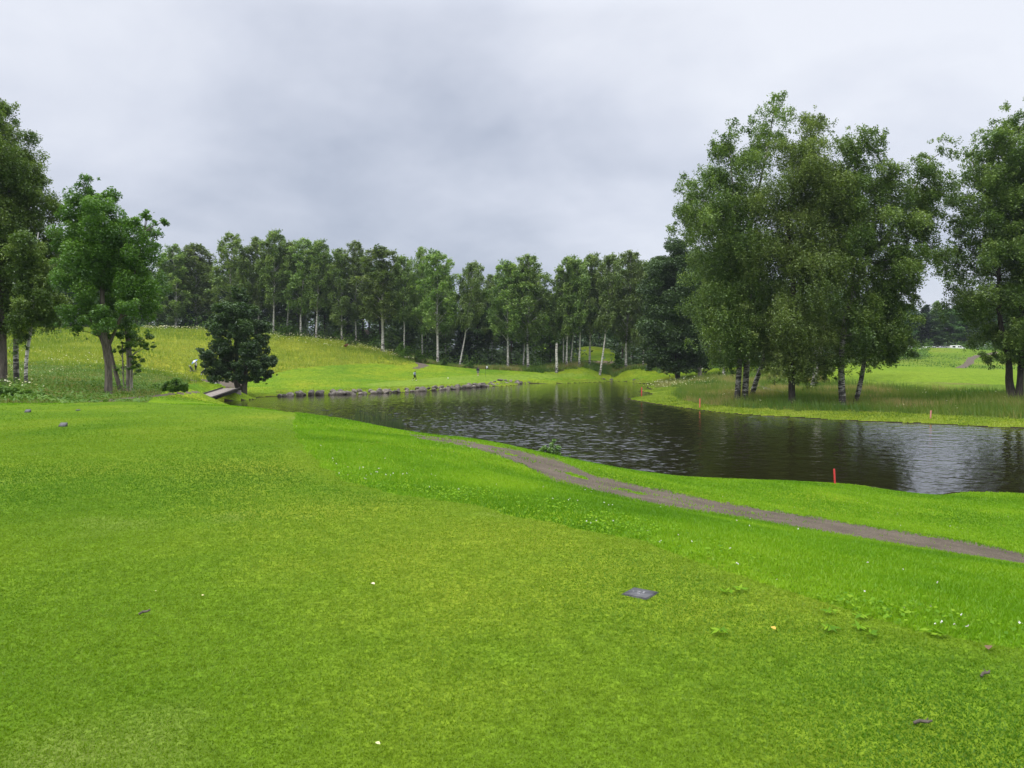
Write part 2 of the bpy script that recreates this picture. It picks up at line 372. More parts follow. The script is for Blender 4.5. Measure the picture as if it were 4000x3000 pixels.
M['birch_leaf'] = leafmat('birch leaves', (0.085, 0.155, 0.036), (0.195, 0.285, 0.068), (0.36, 0.455, 0.14), 0.38, vary=0.28)
M['birch_near'] = leafmat('near birch leaves', (0.052, 0.105, 0.022), (0.135, 0.215, 0.044), (0.30, 0.395, 0.095), 0.36, vary=0.1)
M['birch_warm'] = leafmat('olive birch leaves', (0.07, 0.125, 0.028), (0.18, 0.255, 0.058), (0.35, 0.43, 0.12), 0.38, vary=0.06)
M['ash_leaf'] = leafmat('ash leaves', (0.05, 0.115, 0.02), (0.105, 0.215, 0.03), (0.22, 0.37, 0.055), 0.35, vary=0.1)
M['dark_leaf'] = leafmat('dark leaves', (0.026, 0.056, 0.014), (0.052, 0.098, 0.02), (0.10, 0.165, 0.034), 0.22, vary=0.2)
M['maple_leaf'] = leafmat('maple leaves', (0.025, 0.06, 0.016), (0.052, 0.108, 0.024), (0.11, 0.19, 0.04), 0.25, vary=0.05)
M['wood_leaf'] = leafmat('woodland leaves', (0.05, 0.105, 0.034), (0.09, 0.175, 0.047), (0.155, 0.255, 0.065), 0.28, vary=0.3)
M['bright_leaf'] = leafmat('bright leaves', (0.06, 0.13, 0.015), (0.11, 0.21, 0.02), (0.17, 0.27, 0.03), 0.4, vary=0.15)
M['needle'] = leafmat('needles', (0.02, 0.05, 0.024), (0.036, 0.08, 0.034), (0.06, 0.12, 0.046), 0.1, vary=0.2)
M['blade_tee'] = leafmat('tee grass blades', (0.044, 0.132, 0.004), (0.088, 0.208, 0.006), (0.185, 0.295, 0.014), 0.35, 0.015, 0)
M['blade_rough'] = leafmat('rough grass blades', (0.095, 0.225, 0.008), (0.16, 0.325, 0.011), (0.265, 0.43, 0.02), 0.35, 0.015, 0)
M['blade_wild'] = leafmat('wild grass blades', (0.085, 0.175, 0.02), (0.17, 0.25, 0.035), (0.36, 0.3, 0.12), 0.35, 0.03, 0)
M['blade_meadow'] = leafmat('meadow grass blades', (0.13, 0.215, 0.02), (0.22, 0.31, 0.026), (0.36, 0.41, 0.065), 0.35, 0.02, 0)
M['herb'] = leafmat('herb leaves', (0.055, 0.13, 0.018), (0.11, 0.22, 0.03), (0.19, 0.31, 0.05), 0.3, 0.03, 0)
M['bloom'] = leafmat('cream blossom', (0.5, 0.5, 0.25), (0.6, 0.6, 0.36), (0.7, 0.7, 0.55), 0.3, 0.0, 0)
M['clover'] = leafmat('clover blossom', (0.6, 0.52, 0.55), (0.7, 0.68, 0.68), (0.8, 0.8, 0.78), 0.2, 0.0, 0)
M['reed'] = leafmat('reed stems', (0.03, 0.05, 0.015), (0.05, 0.085, 0.025), (0.09, 0.12, 0.04), 0.2, 0.05, 0)
M['birch_bark'] = birchbark('birch bark', (0.62, 0.6, 0.56), (0.06, 0.055, 0.05), 0.53)
M['birch_rough'] = birchbark('rough birch bark', (0.42, 0.4, 0.37), (0.045, 0.04, 0.036), 0.47)
M['bark'] = bark('grey bark', (0.05, 0.042, 0.034), (0.16, 0.135, 0.11))
M['bark_dark'] = bark('dark bark', (0.02, 0.017, 0.014), (0.07, 0.058, 0.048))
M['dead_wood'] = bark('dead wood', (0.14, 0.12, 0.10), (0.34, 0.31, 0.27))

# ---------------------------------------------------------------- the ground, cut along its zones into adjoining sheets
ang = np.concatenate([np.linspace(-PI / 2, -0.72, 160, endpoint=False), np.linspace(-0.72, 0.72, 901), np.linspace(0.72, PI / 2, 161)[1:]])
lr = np.concatenate([np.linspace(math.log(0.8), math.log(30), 520, endpoint=False), np.linspace(math.log(30), math.log(330), 330, endpoint=False), np.linspace(math.log(330), math.log(600), 14)])
GA, GL = np.meshgrid(ang, lr, indexing='ij'); R_ = np.exp(GL)
GX = R_ * np.sin(GA); GY = R_ * np.cos(GA); GZ = height(GX, GY)
na, nr = GX.shape
fx = (GX[:-1, :-1] + GX[1:, 1:]) / 2; fy = (GY[:-1, :-1] + GY[1:, 1:]) / 2; fz = (GZ[:-1, :-1] + GZ[1:, :-1] + GZ[:-1, 1:] + GZ[1:, 1:]) / 4
fd = fy; fu, fv = project(fx, fy, fz)
# ragged edges
jw = (fbm(fx * 1.7, fy * 1.7, 21, 3) - 0.5)
ju = fu + jw * 50 * np.clip(12 / fd, 0.06, 1.0); jv = fv + (fbm(fx * 1.7, fy * 1.7, 77, 3) - 0.5) * 40 * np.clip(12 / fd, 0.06, 1) ** 1.5

TEE = [(-9000, 1583), (0, 1583), (250, 1577), (460, 1568), (700, 1578), (886, 1586), (1157, 1612), (1140, 1663), (1180, 1736), (1250, 1826), (1360, 1885), (1537, 1920), (1808, 1962), (2170, 2043), (2531, 2124),
       (2893, 2242), (3254, 2368), (3616, 2468), (4000, 2540), (5200, 2800), (12000, 4000), (12000, 20000), (-9000, 20000)]
PATH1 = [(1591, 1693), (1808, 1718), (1989, 1750), (2170, 1790), (2332, 1862), (2531, 1902), (2712, 1938), (2820, 1962), (3074, 2003), (3435, 2061), (3797, 2119), (4000, 2161), (9000, 3240),
         (9000, 3400), (4000, 2213), (3616, 2152), (3254, 2088), (2893, 2025), (2712, 2000), (2567, 1978), (2350, 1926), (2170, 1880), (2043, 1817), (1953, 1781), (1808, 1741), (1627, 1714)]
PATH2 = [(345, 1566), (420, 1561), (600, 1543), (790, 1526), (800, 1531), (600, 1550), (430, 1570), (340, 1576)]
PATH3 = [(885, 1516), (860, 1500), (800, 1490), (740, 1487), (740, 1482), (850, 1482), (920, 1490), (960, 1505), (930, 1516)]
PATH4 = [(3730, 1438), (3765, 1420), (3780, 1397), (3815, 1386), (3900, 1374), (3900, 1380), (3830, 1392), (3808, 1404), (3805, 1418), (3775, 1438)]
PATH5 = [(1608, 1441), (1636, 1428), (1618, 1413), (1650, 1416), (1677, 1428), (1652, 1438), (1625, 1441)]
PATH6 = [(2955, 1503), (2990, 1512), (3075, 1535), (3070, 1543), (2980, 1522), (2945, 1510)]
PATH7 = [(1421, 1287), (1452, 1290), (1450, 1308), (1430, 1304)]
GREEN = [(1415, 1503), (1500, 1492), (1620, 1481), (1750, 1472), (1850, 1466), (2000, 1463), (2200, 1460), (2300, 1457), (2290, 1466), (2150, 1478), (1950, 1489), (1750, 1501), (1600, 1508), (1480, 1512)]
ZN = {k: i for i, k in enumerate(['tee_lawn', 'rough_lawn', 'gravel_path', 'water_bank', 'mown_slope', 'putting_green', 'fairway', 'meadow_hill', 'wild_ground', 'forest_floor', 'pond_bed', 'bare_earth', 'far_slope', 'muddy_edge'])}
front = np.interp(fu, [-9000, 200, 600, 1050, 1400, 1560, 1640, 1800, 2100, 2300, 2450, 2560, 2700, 3300, 3450, 3600, 3900, 12000], [205, 205, 188, 188, 188, 182, 180, 177, 180, 187, 186, 178, 175, 190, 230, 264, 270, 270])
front = front + (fbm(fx * 0.2, fy * 0.2, 5) - 0.5) * 8
zone = np.full(fu.shape, ZN['mown_slope'])
zone[fd < 50] = ZN['rough_lawn']
zone[(ju < np.interp(fv, [1440, 1500, 1530, 1580], [760, 735, 640, 560])) & (fd > 33) & (fd < 92 + (fbm(fx * .06, fy * .06, 12) - .5) * 55)] = ZN['wild_ground']
zone[(fu > 560) & (fu < 1000) & (fd > 45) & (jv > np.interp(fu, [560, 780, 900, 1000], [1556, 1535, 1534, 1540]))] = ZN['mown_slope']
zone[(zone != ZN['wild_ground']) & (fd >= 60) & (fu < 1620) & (jv < np.interp(fu, [-9000, 640, 800, 860, 1060, 1150, 1300, 1450, 1560, 1620], [1535, 1512, 1492, 1484, 1462, 1440, 1427, 1418, 1428, 1420]))] = ZN['meadow_hill']
pen = (fu > 2440) & (fd > 48) & (fd < 152) & (fz > -0.1)
zone[pen] = ZN['wild_ground']
zone[(fu > 2950) & (fd > 150) & (fd < front)] = ZN['far_slope']
zone[(fd > 85) & (fd < 125) & (jv < np.interp(fu, [2440, 3240, 3600, 4000, 9000], [0, 1491, 1522, 1535, 1550])) & (fu > 3240)] = ZN['far_slope']
zone[(fu > 3225) & (fd > 100) & (jv < np.interp(fu, [3200, 3300, 3600, 3800, 4000, 9000], [1484, 1483, 1491, 1498, 1505, 1510])) & (fd < np.interp(fu, [3200, 3300, 3700, 4000, 9000], [160, 165, 160, 155, 150]))] = ZN['fairway']
zone[pen & (fd < 130) & (fz < 0.34 + jw * 0.12)] = ZN['water_bank']
zone[(fd > 95) & (fd < 185) & (fu > 1080) & (fu < 2560) & (fz < 0.55 + jw * 0.3)] = ZN['water_bank']
zone[inpoly(ju, jv, GREEN) & (fd > 100) & (fd < 175)] = ZN['putting_green']
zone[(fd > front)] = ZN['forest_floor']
zone[(fu > 2240) & (fu < 2400) & (fd > 200) & (fd < 232)] = ZN['mown_slope']
zone[(fu > 2100) & (fu < 2180) & (fd > 225) & (fd < 300)] = ZN['fairway']
zone[inpoly(ju, jv, [(2250, 1412), (2400, 1410), (2410, 1428), (2250, 1428)]) & (fd > 165)] = ZN['bare_earth']
zone[inpoly(ju, jv, TEE) & (fd < 36)] = ZN['tee_lawn']
tuft = fbm(fx * 1.1, fy * 1.1, 91, 4)
up_ = np.interp(fu, [p[0] for p in PATH1[:13]], [p[1] for p in PATH1[:13]]); lo_ = np.interp(fu, [p[0] for p in PATH1[13:]][::-1], [p[1] for p in PATH1[13:]][::-1]); fr_ = (fv - up_) / np.maximum(lo_ - up_, 1)
jp = (fbm(fx * 3, fy * 3, 41, 3) - .5)
mid = np.exp(-((fr_ - .5) / .16) ** 2) * sstep(15.5, 18, fd)
zone[inpoly(fu + jp * 40, fv + jp * 26, PATH1) & (fd < 30) & (fd > 5) & ~(tuft * (0.6 + 0.55 * mid) > 0.62)] = ZN['gravel_path']
zone[inpoly(fu, fv, PATH2) & (fd > 35) & (fd < 84)] = ZN['gravel_path']
zone[inpoly(fu, fv, PATH3) & (fd > 92) & (fd < 145)] = ZN['gravel_path']
zone[inpoly(fu, fv, PATH4) & (fd > 150)] = ZN['gravel_path']
zone[inpoly(fu, fv, PATH5) & (fd > 140) & (fd < 200)] = ZN['gravel_path']
zone[inpoly(fu, fv, PATH6) & (fd > 90) & (fd < 140)] = ZN['gravel_path']
zone[inpoly(fu, fv, PATH7) & (fd > 195) & (fd < 260)] = ZN['gravel_path']
zone[(fz < 0.035 + jw * 0.04) & (fd > 20) & (fd < 190)] = ZN['muddy_edge']
zone[fz < -0.06] = ZN['pond_bed']
zone[fd > 330] = ZN['forest_floor']
idx = np.arange(na * nr).reshape(na, nr)
quads = np.stack([idx[:-1, :-1], idx[:-1, 1:], idx[1:, 1:], idx[1:, :-1]], -1)
allv = np.stack([GX.ravel(), GY.ravel(), GZ.ravel()], 1)
def sheet(name, q, m, z=None):
    ids, inv = np.unique(q.ravel(), return_inverse=True)
    v = allv[ids].copy()
    if z is not None: v[:, 2] = z
    mb = MB(); mb.add(v, inv.reshape(-1, 4)); o = mb.build(name, m, smooth=True)
    return tag(o, kind='structure')
ZM = {'tee_lawn': 'tee', 'rough_lawn': 'rough', 'gravel_path': 'path', 'water_bank': 'bank', 'mown_slope': 'mown', 'putting_green': 'green', 'fairway': 'fair', 'meadow_hill': 'meadow', 'wild_ground': 'wild', 'forest_floor': 'forest', 'pond_bed': 'bed', 'bare_earth': 'earth', 'far_slope': 'far', 'muddy_edge': 'mud'}
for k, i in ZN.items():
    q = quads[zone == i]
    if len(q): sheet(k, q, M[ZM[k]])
wa = np.concatenate([np.linspace(-0.68, 0.68, 1150), np.linspace(0.68, 1.0, 100)[1:]]); wr = np.concatenate([np.arange(22, 100, 0.13), np.arange(100, 185, 0.3)])
WA, WR = np.meshgrid(wa, wr, indexing='ij'); WX = WR * np.sin(WA); WY = WR * np.cos(WA); WH = height(WX, WY, False)
# the breeze ruffles the middle of the pond and the right hand reach; it is calmer under the trees and along the far wall
ruff = 0.22 + 0.9 * np.exp(-((WX + 2) / 24) ** 2 - ((WY - 64) / 26) ** 2) + 0.45 * np.exp(-((WX - 42) / 14) ** 2 - ((WY - 50) / 14) ** 2)
ruff = ruff * (0.55 + 0.9 * fbm(WX * 0.07, WY * 0.07, 5, 3))
xw, yw = WX * 0.98 + WY * 0.2, WY * 0.98 - WX * 0.2
WZ = ruff * (0.03 * (vnoise(xw * 0.8, yw * 1.0, 3) - .5) + 0.042 * (vnoise(xw * 1.9, yw * 2.1, 8) - .5) + 0.032 * (vnoise(xw * 3.4, yw * 3.4, 13) - .5))
wid = np.arange(WX.size).reshape(WX.shape); wq = np.stack([wid[:-1, :-1], wid[:-1, 1:], wid[1:, 1:], wid[1:, :-1]], -1)
wm = (WH[:-1, :-1] < 0.22) | (WH[1:, 1:] < 0.22)
ids, inv = np.unique(wq[wm].ravel(), return_inverse=True)
mb = MB(); mb.add(np.stack([WX.ravel(), WY.ravel(), WZ.ravel()], 1)[ids], inv.reshape(-1, 4)); tag(mb.build('pond_water', M['water'], smooth=True), kind='structure')

# ---------------------------------------------------------------- grass, herbs and other uncountable growth
farea = np.abs(np.cross(np.stack([GX[1:, :-1] - GX[:-1, :-1], GY[1:, :-1] - GY[:-1, :-1]], -1), np.stack([GX[:-1, 1:] - GX[:-1, :-1], GY[:-1, 1:] - GY[:-1, :-1]], -1)))
def scatter(mask, count, power=0.0, extra=None):
    """random points on the ground of a zone, thinning out with distance"""
    w = np.where(mask, farea * np.maximum(fd, 2.5) ** (-power), 0).astype(float)
    if extra is not None: w = w * extra
    w = w.ravel(); c = np.cumsum(w); k = np.searchsorted(c, rng.random(count) * c[-1])
    i, j = np.unravel_index(np.minimum(k, w.size - 1), mask.shape)
    a, b = rng.random(count), rng.random(count)
    bl = lambda g: (g[i, j] * (1 - a) + g[i + 1, j] * a) * (1 - b) + (g[i, j + 1] * (1 - a) + g[i + 1, j + 1] * a) * b
    return np.stack([bl(GX), bl(GY), bl(GZ)], 1)

def blades(mb, P, h, w, lean=0.5, tint=None, wind=(0, 0)):
    n_ = len(P); a = rng.random(n_) * 2 * PI; dirv = np.stack([np.cos(a), np.sin(a), np.zeros(n_)], 1)
    b = rng.random(n_) * 2 * PI; ln = np.stack([np.cos(b) * lean * rng.random(n_) + wind[0], np.sin(b) * lean * rng.random(n_) + wind[1], np.ones(n_)], 1)
    hh = (h * (0.6 + 0.8 * rng.random(n_)))[:, None]; ww = (w * (0.7 + 0.6 * rng.random(n_)))[:, None] / 2
    v = np.stack([P - dirv * ww, P + dirv * ww, P + ln * hh], 1).reshape(-1, 3)
    f = np.arange(n_ * 3).reshape(-1, 3); mb.add(v, f, rng.random(n_) if tint is None else tint)

def leaves(mb, P, ln, wd, up=0.5, tint=None, axis=None):
    """diamond leaves; up > 0 turns their faces skyward"""
    n_ = len(P); ln = np.broadcast_to(ln, (n_,))[:, None]; wd = np.broadcast_to(wd, (n_,))[:, None]
    nr_ = rng.normal(size=(n_, 3)); nr_ /= np.linalg.norm(nr_, axis=1)[:, None]; nr_[:, 2] = np.abs(nr_[:, 2]); nr_[:, 2] += up
    nr_ /= np.linalg.norm(nr_, axis=1)[:, None]
    r = rng.normal(size=(n_, 3)) if axis is None else np.asarray(axis) + rng.normal(size=(n_, 3)) * 0.45
    a = r - nr_ * np.sum(r * nr_, 1)[:, None]; a /= np.linalg.norm(a, axis=1)[:, None] + 1e-9; b = np.cross(nr_, a)
    s = (0.7 + 0.6 * rng.random(n_))[:, None]
    v = np.stack([P - a * ln * s / 2, P + b * wd * s / 2, P + a * ln * s / 2, P - b * wd * s / 2], 1).reshape(-1, 3)
    mb.add(v, np.arange(n_ * 4).reshape(-1, 4), rng.random(n_) if tint is None else tint)

def ptint(P, big, seed, amp=0.5):
    t = 0.5 + (fbm(P[:, 0] * big, P[:, 1] * big, seed) - 0.5) * 2.4 * amp + rng.normal(size=len(P)) * 0.09
    return np.clip(t, 0, 1)
inview = (np.abs(GA[:-1, :-1]) < 1.0)
def stuff(mb, name, m): return tag(mb.build(name, m), kind='stuff')

zt = (zone == ZN['tee_lawn']) & inview
mb = MB(); P = scatter(zt & (fd < 34) & (np.hypot(fx, fy) > 2.0), 860000, 1.75, sstep(34, 8, fd))
r = np.hypot(P[:, 0], P[:, 1]); PX, PY, _ = hit(2500, 2320); P = P[~((np.abs((P[:, 0] - PX) * .81 - (P[:, 1] - PY) * .58) < .088) & (np.abs((P[:, 0] - PX) * .58 + (P[:, 1] - PY) * .81) < .088))]; r = np.hypot(P[:, 0], P[:, 1]); pu, pv = project(P[:, 0], P[:, 1], P[:, 2]); EV2 = [1612, 1663, 1736, 1826, 1885, 1920, 1962, 2043, 2124, 2242, 2368, 2468, 2540, 2700]; EU2 = [1157, 1140, 1180, 1250, 1360, 1537, 1808, 2170, 2531, 2893, 3254, 3616, 4000, 4800]
blades(mb, P, 0.009 + 0.0005 * r, 0.003 + 0.0007 * r, 1.7, np.clip(ptint(P, 0.45, 4, 0.5) + (fbm(P[:, 0] * .16, P[:, 1] * .16, 6, 3) - .5) * 1.3 + .12 * np.sin((P[:, 0] * .8 + P[:, 1] * .25) * 2.1) * sstep(8, 14, r) + .75 * np.exp(-(np.minimum(pu - np.interp(pv, EV2, EU2), 0) / (1300 / r)) ** 2) * (pv < 2600) * (.3 + fbm(P[:, 0] * .7, P[:, 1] * .7, 31, 3)) + sstep(8, 20, r) * .38, 0, 1))  # last term pales the far blades: the turf's sheen put into their tint
stuff(mb, 'tee_grass', M['blade_tee'])
zr = (zone == ZN['rough_lawn']) & inview
mb = MB(); P = scatter(zr & (fd < 34), 420000, 1.5)
r = np.hypot(P[:, 0], P[:, 1]); blades(mb, P, 0.024 + 0.0006 * r, 0.006 + 0.0009 * r, 1.0, ptint(P, 0.5, 9, 0.6))
kp = (zone == ZN['gravel_path']) & (fd < 30)
P = scatter(kp, 9000, 0.5, np.exp(-(np.minimum(fr_, 1 - fr_) / .1) ** 2) + .5 * mid * (fbm(fx * 2.2, fy * 2.2, 47, 3) > .5) + .01)
r = np.hypot(P[:, 0], P[:, 1]); blades(mb, P, 0.03 + 0.0006 * r, 0.006 + 0.0009 * r, 1.2, ptint(P, 0.8, 9, 0.6))
stuff(mb, 'rough_grass', M['blade_rough'])
# broad leaved clover and white heads along the tee edge
edge = [(-1, 0)]
EU = [1250, 1360, 1537, 1808, 2170, 2531, 2893, 3254, 3616, 4000, 4400]; EV = [1830, 1888, 1921, 1963, 2044, 2125, 2243, 2369, 2469, 2541, 2640]
band = fv - np.interp(fu, EU, EV)
wband = np.exp(-((band + 22) / 45) ** 2) * (fu > 1300)
mb = MB(); P = scatter(zr & (fd < 20), 4500, 0.6, wband * (0.15 + (fbm(fx * 1.2, fy * 1.2, 14) > 0.55))); P[:, 2] += rng.random(len(P)) * 0.05
leaves(mb, P, 0.03, 0.025, 1.4); stuff(mb, 'clover_leaves', M['blade_rough'])
mb = MB(); P = scatter(zr & (fd < 22), 170, 0.3, (wband + 0.06) * (fbm(fx * 1.3, fy * 1.3, 33) > 0.52)); P[:, 2] += 0.06
for k in range(3): leaves(mb, P + rng.normal(size=P.shape) * 0.004, 0.015, 0.014, 0.6)
stuff(mb, 'clover_flowers', M['clover'])
# rank weeds on the tee
mb = MB()
for u, v in ((2890, 2313), (2840, 2322), (3245, 2402), (3360, 2418), (3240, 2468), (3360, 2462), (3640, 2478), (3660, 2490), (2810, 2482), (3400, 2490)):
    x, y, z = hit(u, v)
    n_ = 9; a = np.linspace(0, 2 * PI, n_, endpoint=False) + rng.random(n_) * .5
    ax = np.stack([np.cos(a), np.sin(a), 0.25 + 0 * a], 1)
    leaves(mb, np.array([x, y, z + 0.02]) + ax * 0.032, 0.065, 0.02, 1.6, axis=ax * 2)
stuff(mb, 'lawn_weeds', M['blade_rough'])

# tall grass on the far spit and wild ground
mb = MB(); zp = (zone == ZN['wild_ground']) & inview & (fu > 2400)
P = scatter(zp, 90000, 0.6); hh = 0.3 + 0.75 * fbm(P[:, 0] * 0.25, P[:, 1] * 0.25, 8)
blades(mb, P, hh, 0.055, 0.5, ptint(P, 0.22, 12, 1.0), wind=(-0.15, 0)); stuff(mb, 'tall_grass', M['blade_wild'])
mb = MB(); P = scatter((zone == ZN['water_bank']) & inview, 42000, 0.3); blades(mb, P, 0.12, 0.07, 1.6, ptint(P, 0.4, 15, 0.7)); stuff(mb, 'bank_grass', M['blade_meadow'])
mb = MB(); P = scatter(zp, 220, 0.4, (fbm(fx * 0.15, fy * 0.15, 44) > 0.55)); P[:, 2] += 0.5 + 0.2 * rng.random(len(P)); leaves(mb, P, 0.16, 0.12, 0.8)
x0, y0, _ = ground(2620, 128)
P = np.stack([x0 + rng.normal(size=260) * 2.2, y0 + rng.normal(size=260) * 6, np.zeros(260)], 1); P[:, 2] = height(P[:, 0], P[:, 1]) + 0.5 + rng.random(260) * 0.7; leaves(mb, P, 0.2, 0.16, 0.8)
stuff(mb, 'meadow_flowers', M['bloom'])
mb = MB(); zw = (zone == ZN['wild_ground']) & inview & (fu < 900)
taper = lambda P: np.clip(1 - .75 * sstep(150, 300, project(P[:, 0], P[:, 1], P[:, 2])[0]) * sstep(58, 44, P[:, 1]) - .5 * sstep(46, 36, P[:, 1]), .15, 1)
P = scatter(zw, 60000, 0.8); blades(mb, P, 0.45 * taper(P), 0.035, 0.6, ptint(P, 0.3, 19, 0.8)); stuff(mb, 'wild_grass', M['blade_wild'])
mb = MB(); P = scatter(zw, 60000, 0.8, (fbm(fx * 0.22, fy * 0.22, 61) > 0.43)); hh = 0.3 + 0.7 * fbm(P[:, 0] * 0.3, P[:, 1] * 0.3, 3)
P[:, 2] += taper(P) * hh * rng.random(len(P)) ** 0.6; leaves(mb, P, 0.16, 0.08, 0.6, ptint(P, 0.3, 70, 0.6)); stuff(mb, 'wild_herbs', M['herb'])
mb = MB(); P = scatter(zw, 2600, 0.5, (fbm(fx * 0.16, fy * 0.16, 37) > 0.47)); P = P[taper(P) > .55]; P[:, 2] += 0.6 + 0.35 * rng.random(len(P)); leaves(mb, P, 0.13, 0.09, 0.9)
zm = (zone == ZN['meadow_hill']) & inview
P = scatter(zm & (fd < 135) & (fu < 760), 1100, 0.2, (fbm(fx * 0.12, fy * 0.12, 52) > 0.5)); P[:, 2] += 0.6; leaves(mb, P, 0.2, 0.15, 0.9)
P = scatter(zm & (fd > front - 14) & (fu > 560), 1000, 0.0); P[:, 2] += 0.7 + 0.3 * rng.random(len(P)); leaves(mb, P, 0.3, 0.22, 0.9)
stuff(mb, 'wild_blossom', M['bloom'])
mb = MB(); P = scatter(zm, 110000, 0.3); hh = 0.3 + 0.5 * fbm(P[:, 0] * 0.15, P[:, 1] * 0.15, 8)
blades(mb, P, hh, 0.13, 0.7, ptint(P, 0.12, 25, 0.9)); stuff(mb, 'meadow_grass', M['blade_meadow'])
mb = MB(); P = scatter((zone == ZN['mown_slope']) & inview & (fd < 190), 30000, 0.3); blades(mb, P, 0.06, 0.10, 1.5, ptint(P, 0.1, 29, 0.7)); stuff(mb, 'mown_grass', M['blade_rough'])

# undergrowth along the foot of the wood
mb = MB(); zf = inview & (zone == ZN['forest_floor'])
gap = np.ones(fu.shape)
for a, b in ((2262, 2372), (2108, 2172), (1405, 1462)): gap[(fu > a) & (fu < b)] = 0.0
dd = fd - front
def clumps(mask_w, n_c, hgt, rad, per, ln, mb, bias=0.5, seed=0):
    Cc = scatter(mask_w > 0, n_c, 0, mask_w); s = 0.5 + rng.random(n_c)
    k = np.repeat(np.arange(n_c), per); d = rng.normal(size=(n_c * per, 3)); d /= np.linalg.norm(d, axis=1)[:, None]; d *= (rng.random(n_c * per) ** 0.4)[:, None]
    d[:, 2] = np.abs(d[:, 2]); P = Cc[k] + d * np.stack([s[k] * rad, s[k] * rad, s[k] * hgt], 1)
    t = np.clip(rng.random(n_c)[k] * 0.6 + rng.random(n_c * per) * 0.4, 0, 1); leaves(mb, P, ln, ln * 0.6, 0.7, t)
clumps(zf * gap * (dd < 10), 620, 2.2, 1.8, 60, 0.42, mb); clumps(zf * gap * (dd > 2) * (dd < 16), 380, 4.2, 2.0, 80, 0.45, mb); clumps(zf * gap * (dd < 4) * (fu > 1500), 220, 1.2, 1.3, 40, 0.36, mb)
stuff(mb, 'undergrowth', M['herb'])
mb = MB(); clumps(inview * (fu > 2225) * (fu < 2410) * (fd > 238) * (fd < 290), 130, 7, 3.5, 80, 0.9, mb); clumps(inview * (fu > 2090) * (fu < 2200) * (fd > 262) * (fd < 300), 70, 6, 3.5, 80, 0.9, mb)
clumps(zf * gap * (dd > 6) * (dd < 70) * (fu < 2720), 1100, 6.5, 3.4, 70, 0.9, mb); clumps(zf * (dd > 36) * (dd < 75) * gap, 650, 11, 4.5, 90, 1.2, mb)
clumps(zf * gap * (dd > 8) * (dd < 60) * (fu > 2690) * (fu < 3480), 330, 5.5, 3.2, 70, 0.8, mb)
clumps(zf * (dd > 12) * (dd < 40) * (fu > 3400), 120, 5, 4, 60, 0.9, mb)
stuff(mb, 'deep_wood', M['wood_leaf'])

mb = MB(); rim = inview & (fu > 1600) & (fu < 2640) & (dd > -7 + 4 * (fbm(fx * .15, fy * .15, 66) - .5) * 2) & (dd < 3) & (fz > .4)
P = scatter(rim, 26000, 0); blades(mb, P, .8, .14, .5, ptint(P, .2, 71, .8)); stuff(mb, 'edge_grass', M['blade_wild'])
mb = MB(); clumps(rim * 1.0, 260, .9, .9, 40, .3, mb); stuff(mb, 'edge_herbs', M['ash_leaf'])

mb = MB(); clumps(inview * (zone == ZN['far_slope']) * (fu > 3380) * (fu < 3625) * (fd > 205) * (fbm(fx * .12, fy * .12, 81) > .46), 150, .9, 1.3, 40, .35, mb); P = scatter(inview & (zone == ZN['far_slope']) & (fd > 150), 26000, .3, .1 + (fbm(fx * .07, fy * .07, 83) > .5)); blades(mb, P, .35, .15, .8, ptint(P, .1, 84, .8))
stuff(mb, 'slope_growth', M['herb'])
# reeds standing in the pond
mb = MB()
for u0, u1, d0, d1, n_, h0 in ((1385, 1490, 51, 56, 110, 1.5), (1340, 1400, 51, 56, 30, 1.15), (1480, 1570, 52, 57, 60, 1.2), (1500, 1574, 53, 57, 300, 0.6)):
    for k in range(n_):
        u = rng.uniform(u0, u1); d = rng.uniform(d0, d1); x, y, w = ray(u, 1450); x = x * d / y
        h_ = h0 * rng.uniform(0.45, 1.15); l = rng.normal() * 0.12; wd_ = rng.uniform(.02, .032)
        mb.add([(x - wd_, d, -.3), (x + wd_, d, -.3), (x + l + wd_ * .4, d, h_), (x + l - wd_ * .4, d, h_)], [(0, 1, 2, 3)], rng.random())
stuff(mb, 'reed_bed', M['reed'])

# ---------------------------------------------------------------- trees
def trunk_mb(path, r0, r1=0.04, sides=9, flare=1.5, tint=.5, mb=None):
    mb = mb or MB(); P = np.asarray(path, float); t = np.linspace(0, 1, 14)
    s = np.linspace(0, 1, len(P)); Q_ = np.stack([np.interp(t, s, P[:, i]) for i in range(3)], 1)
    # gentle wobble
    hgt = P[-1, 2] - P[0, 2]; ph = rng.random(2) * 6
    Q_[:, 0] += np.sin(t * 7 + ph[0]) * 0.006 * hgt * t; Q_[:, 1] += np.sin(t * 6 + ph[1]) * 0.006 * hgt * t
    r = r0 + (r1 - r0) * t ** 0.9; r[0] *= flare; r[1] *= 1 + (flare - 1) * 0.25
    tube(mb, Q_, r, sides); return mb, Q_

def limb(mb, a, b, r, sag=0.15):
    a = np.array(a); b = np.array(b); m_ = (a + b) / 2; m_[2] += sag * np.linalg.norm(b - a); m_[:2] = m_[:2] * 0.7 + a[:2] * 0.3
    t = np.linspace(0, 1, 6)[:, None]; P = (1 - t) ** 2 * a + 2 * t * (1 - t) * m_ + t ** 2 * b
    tube(mb, P, np.linspace(r, r * 0.25, 6), 5, cap=False)

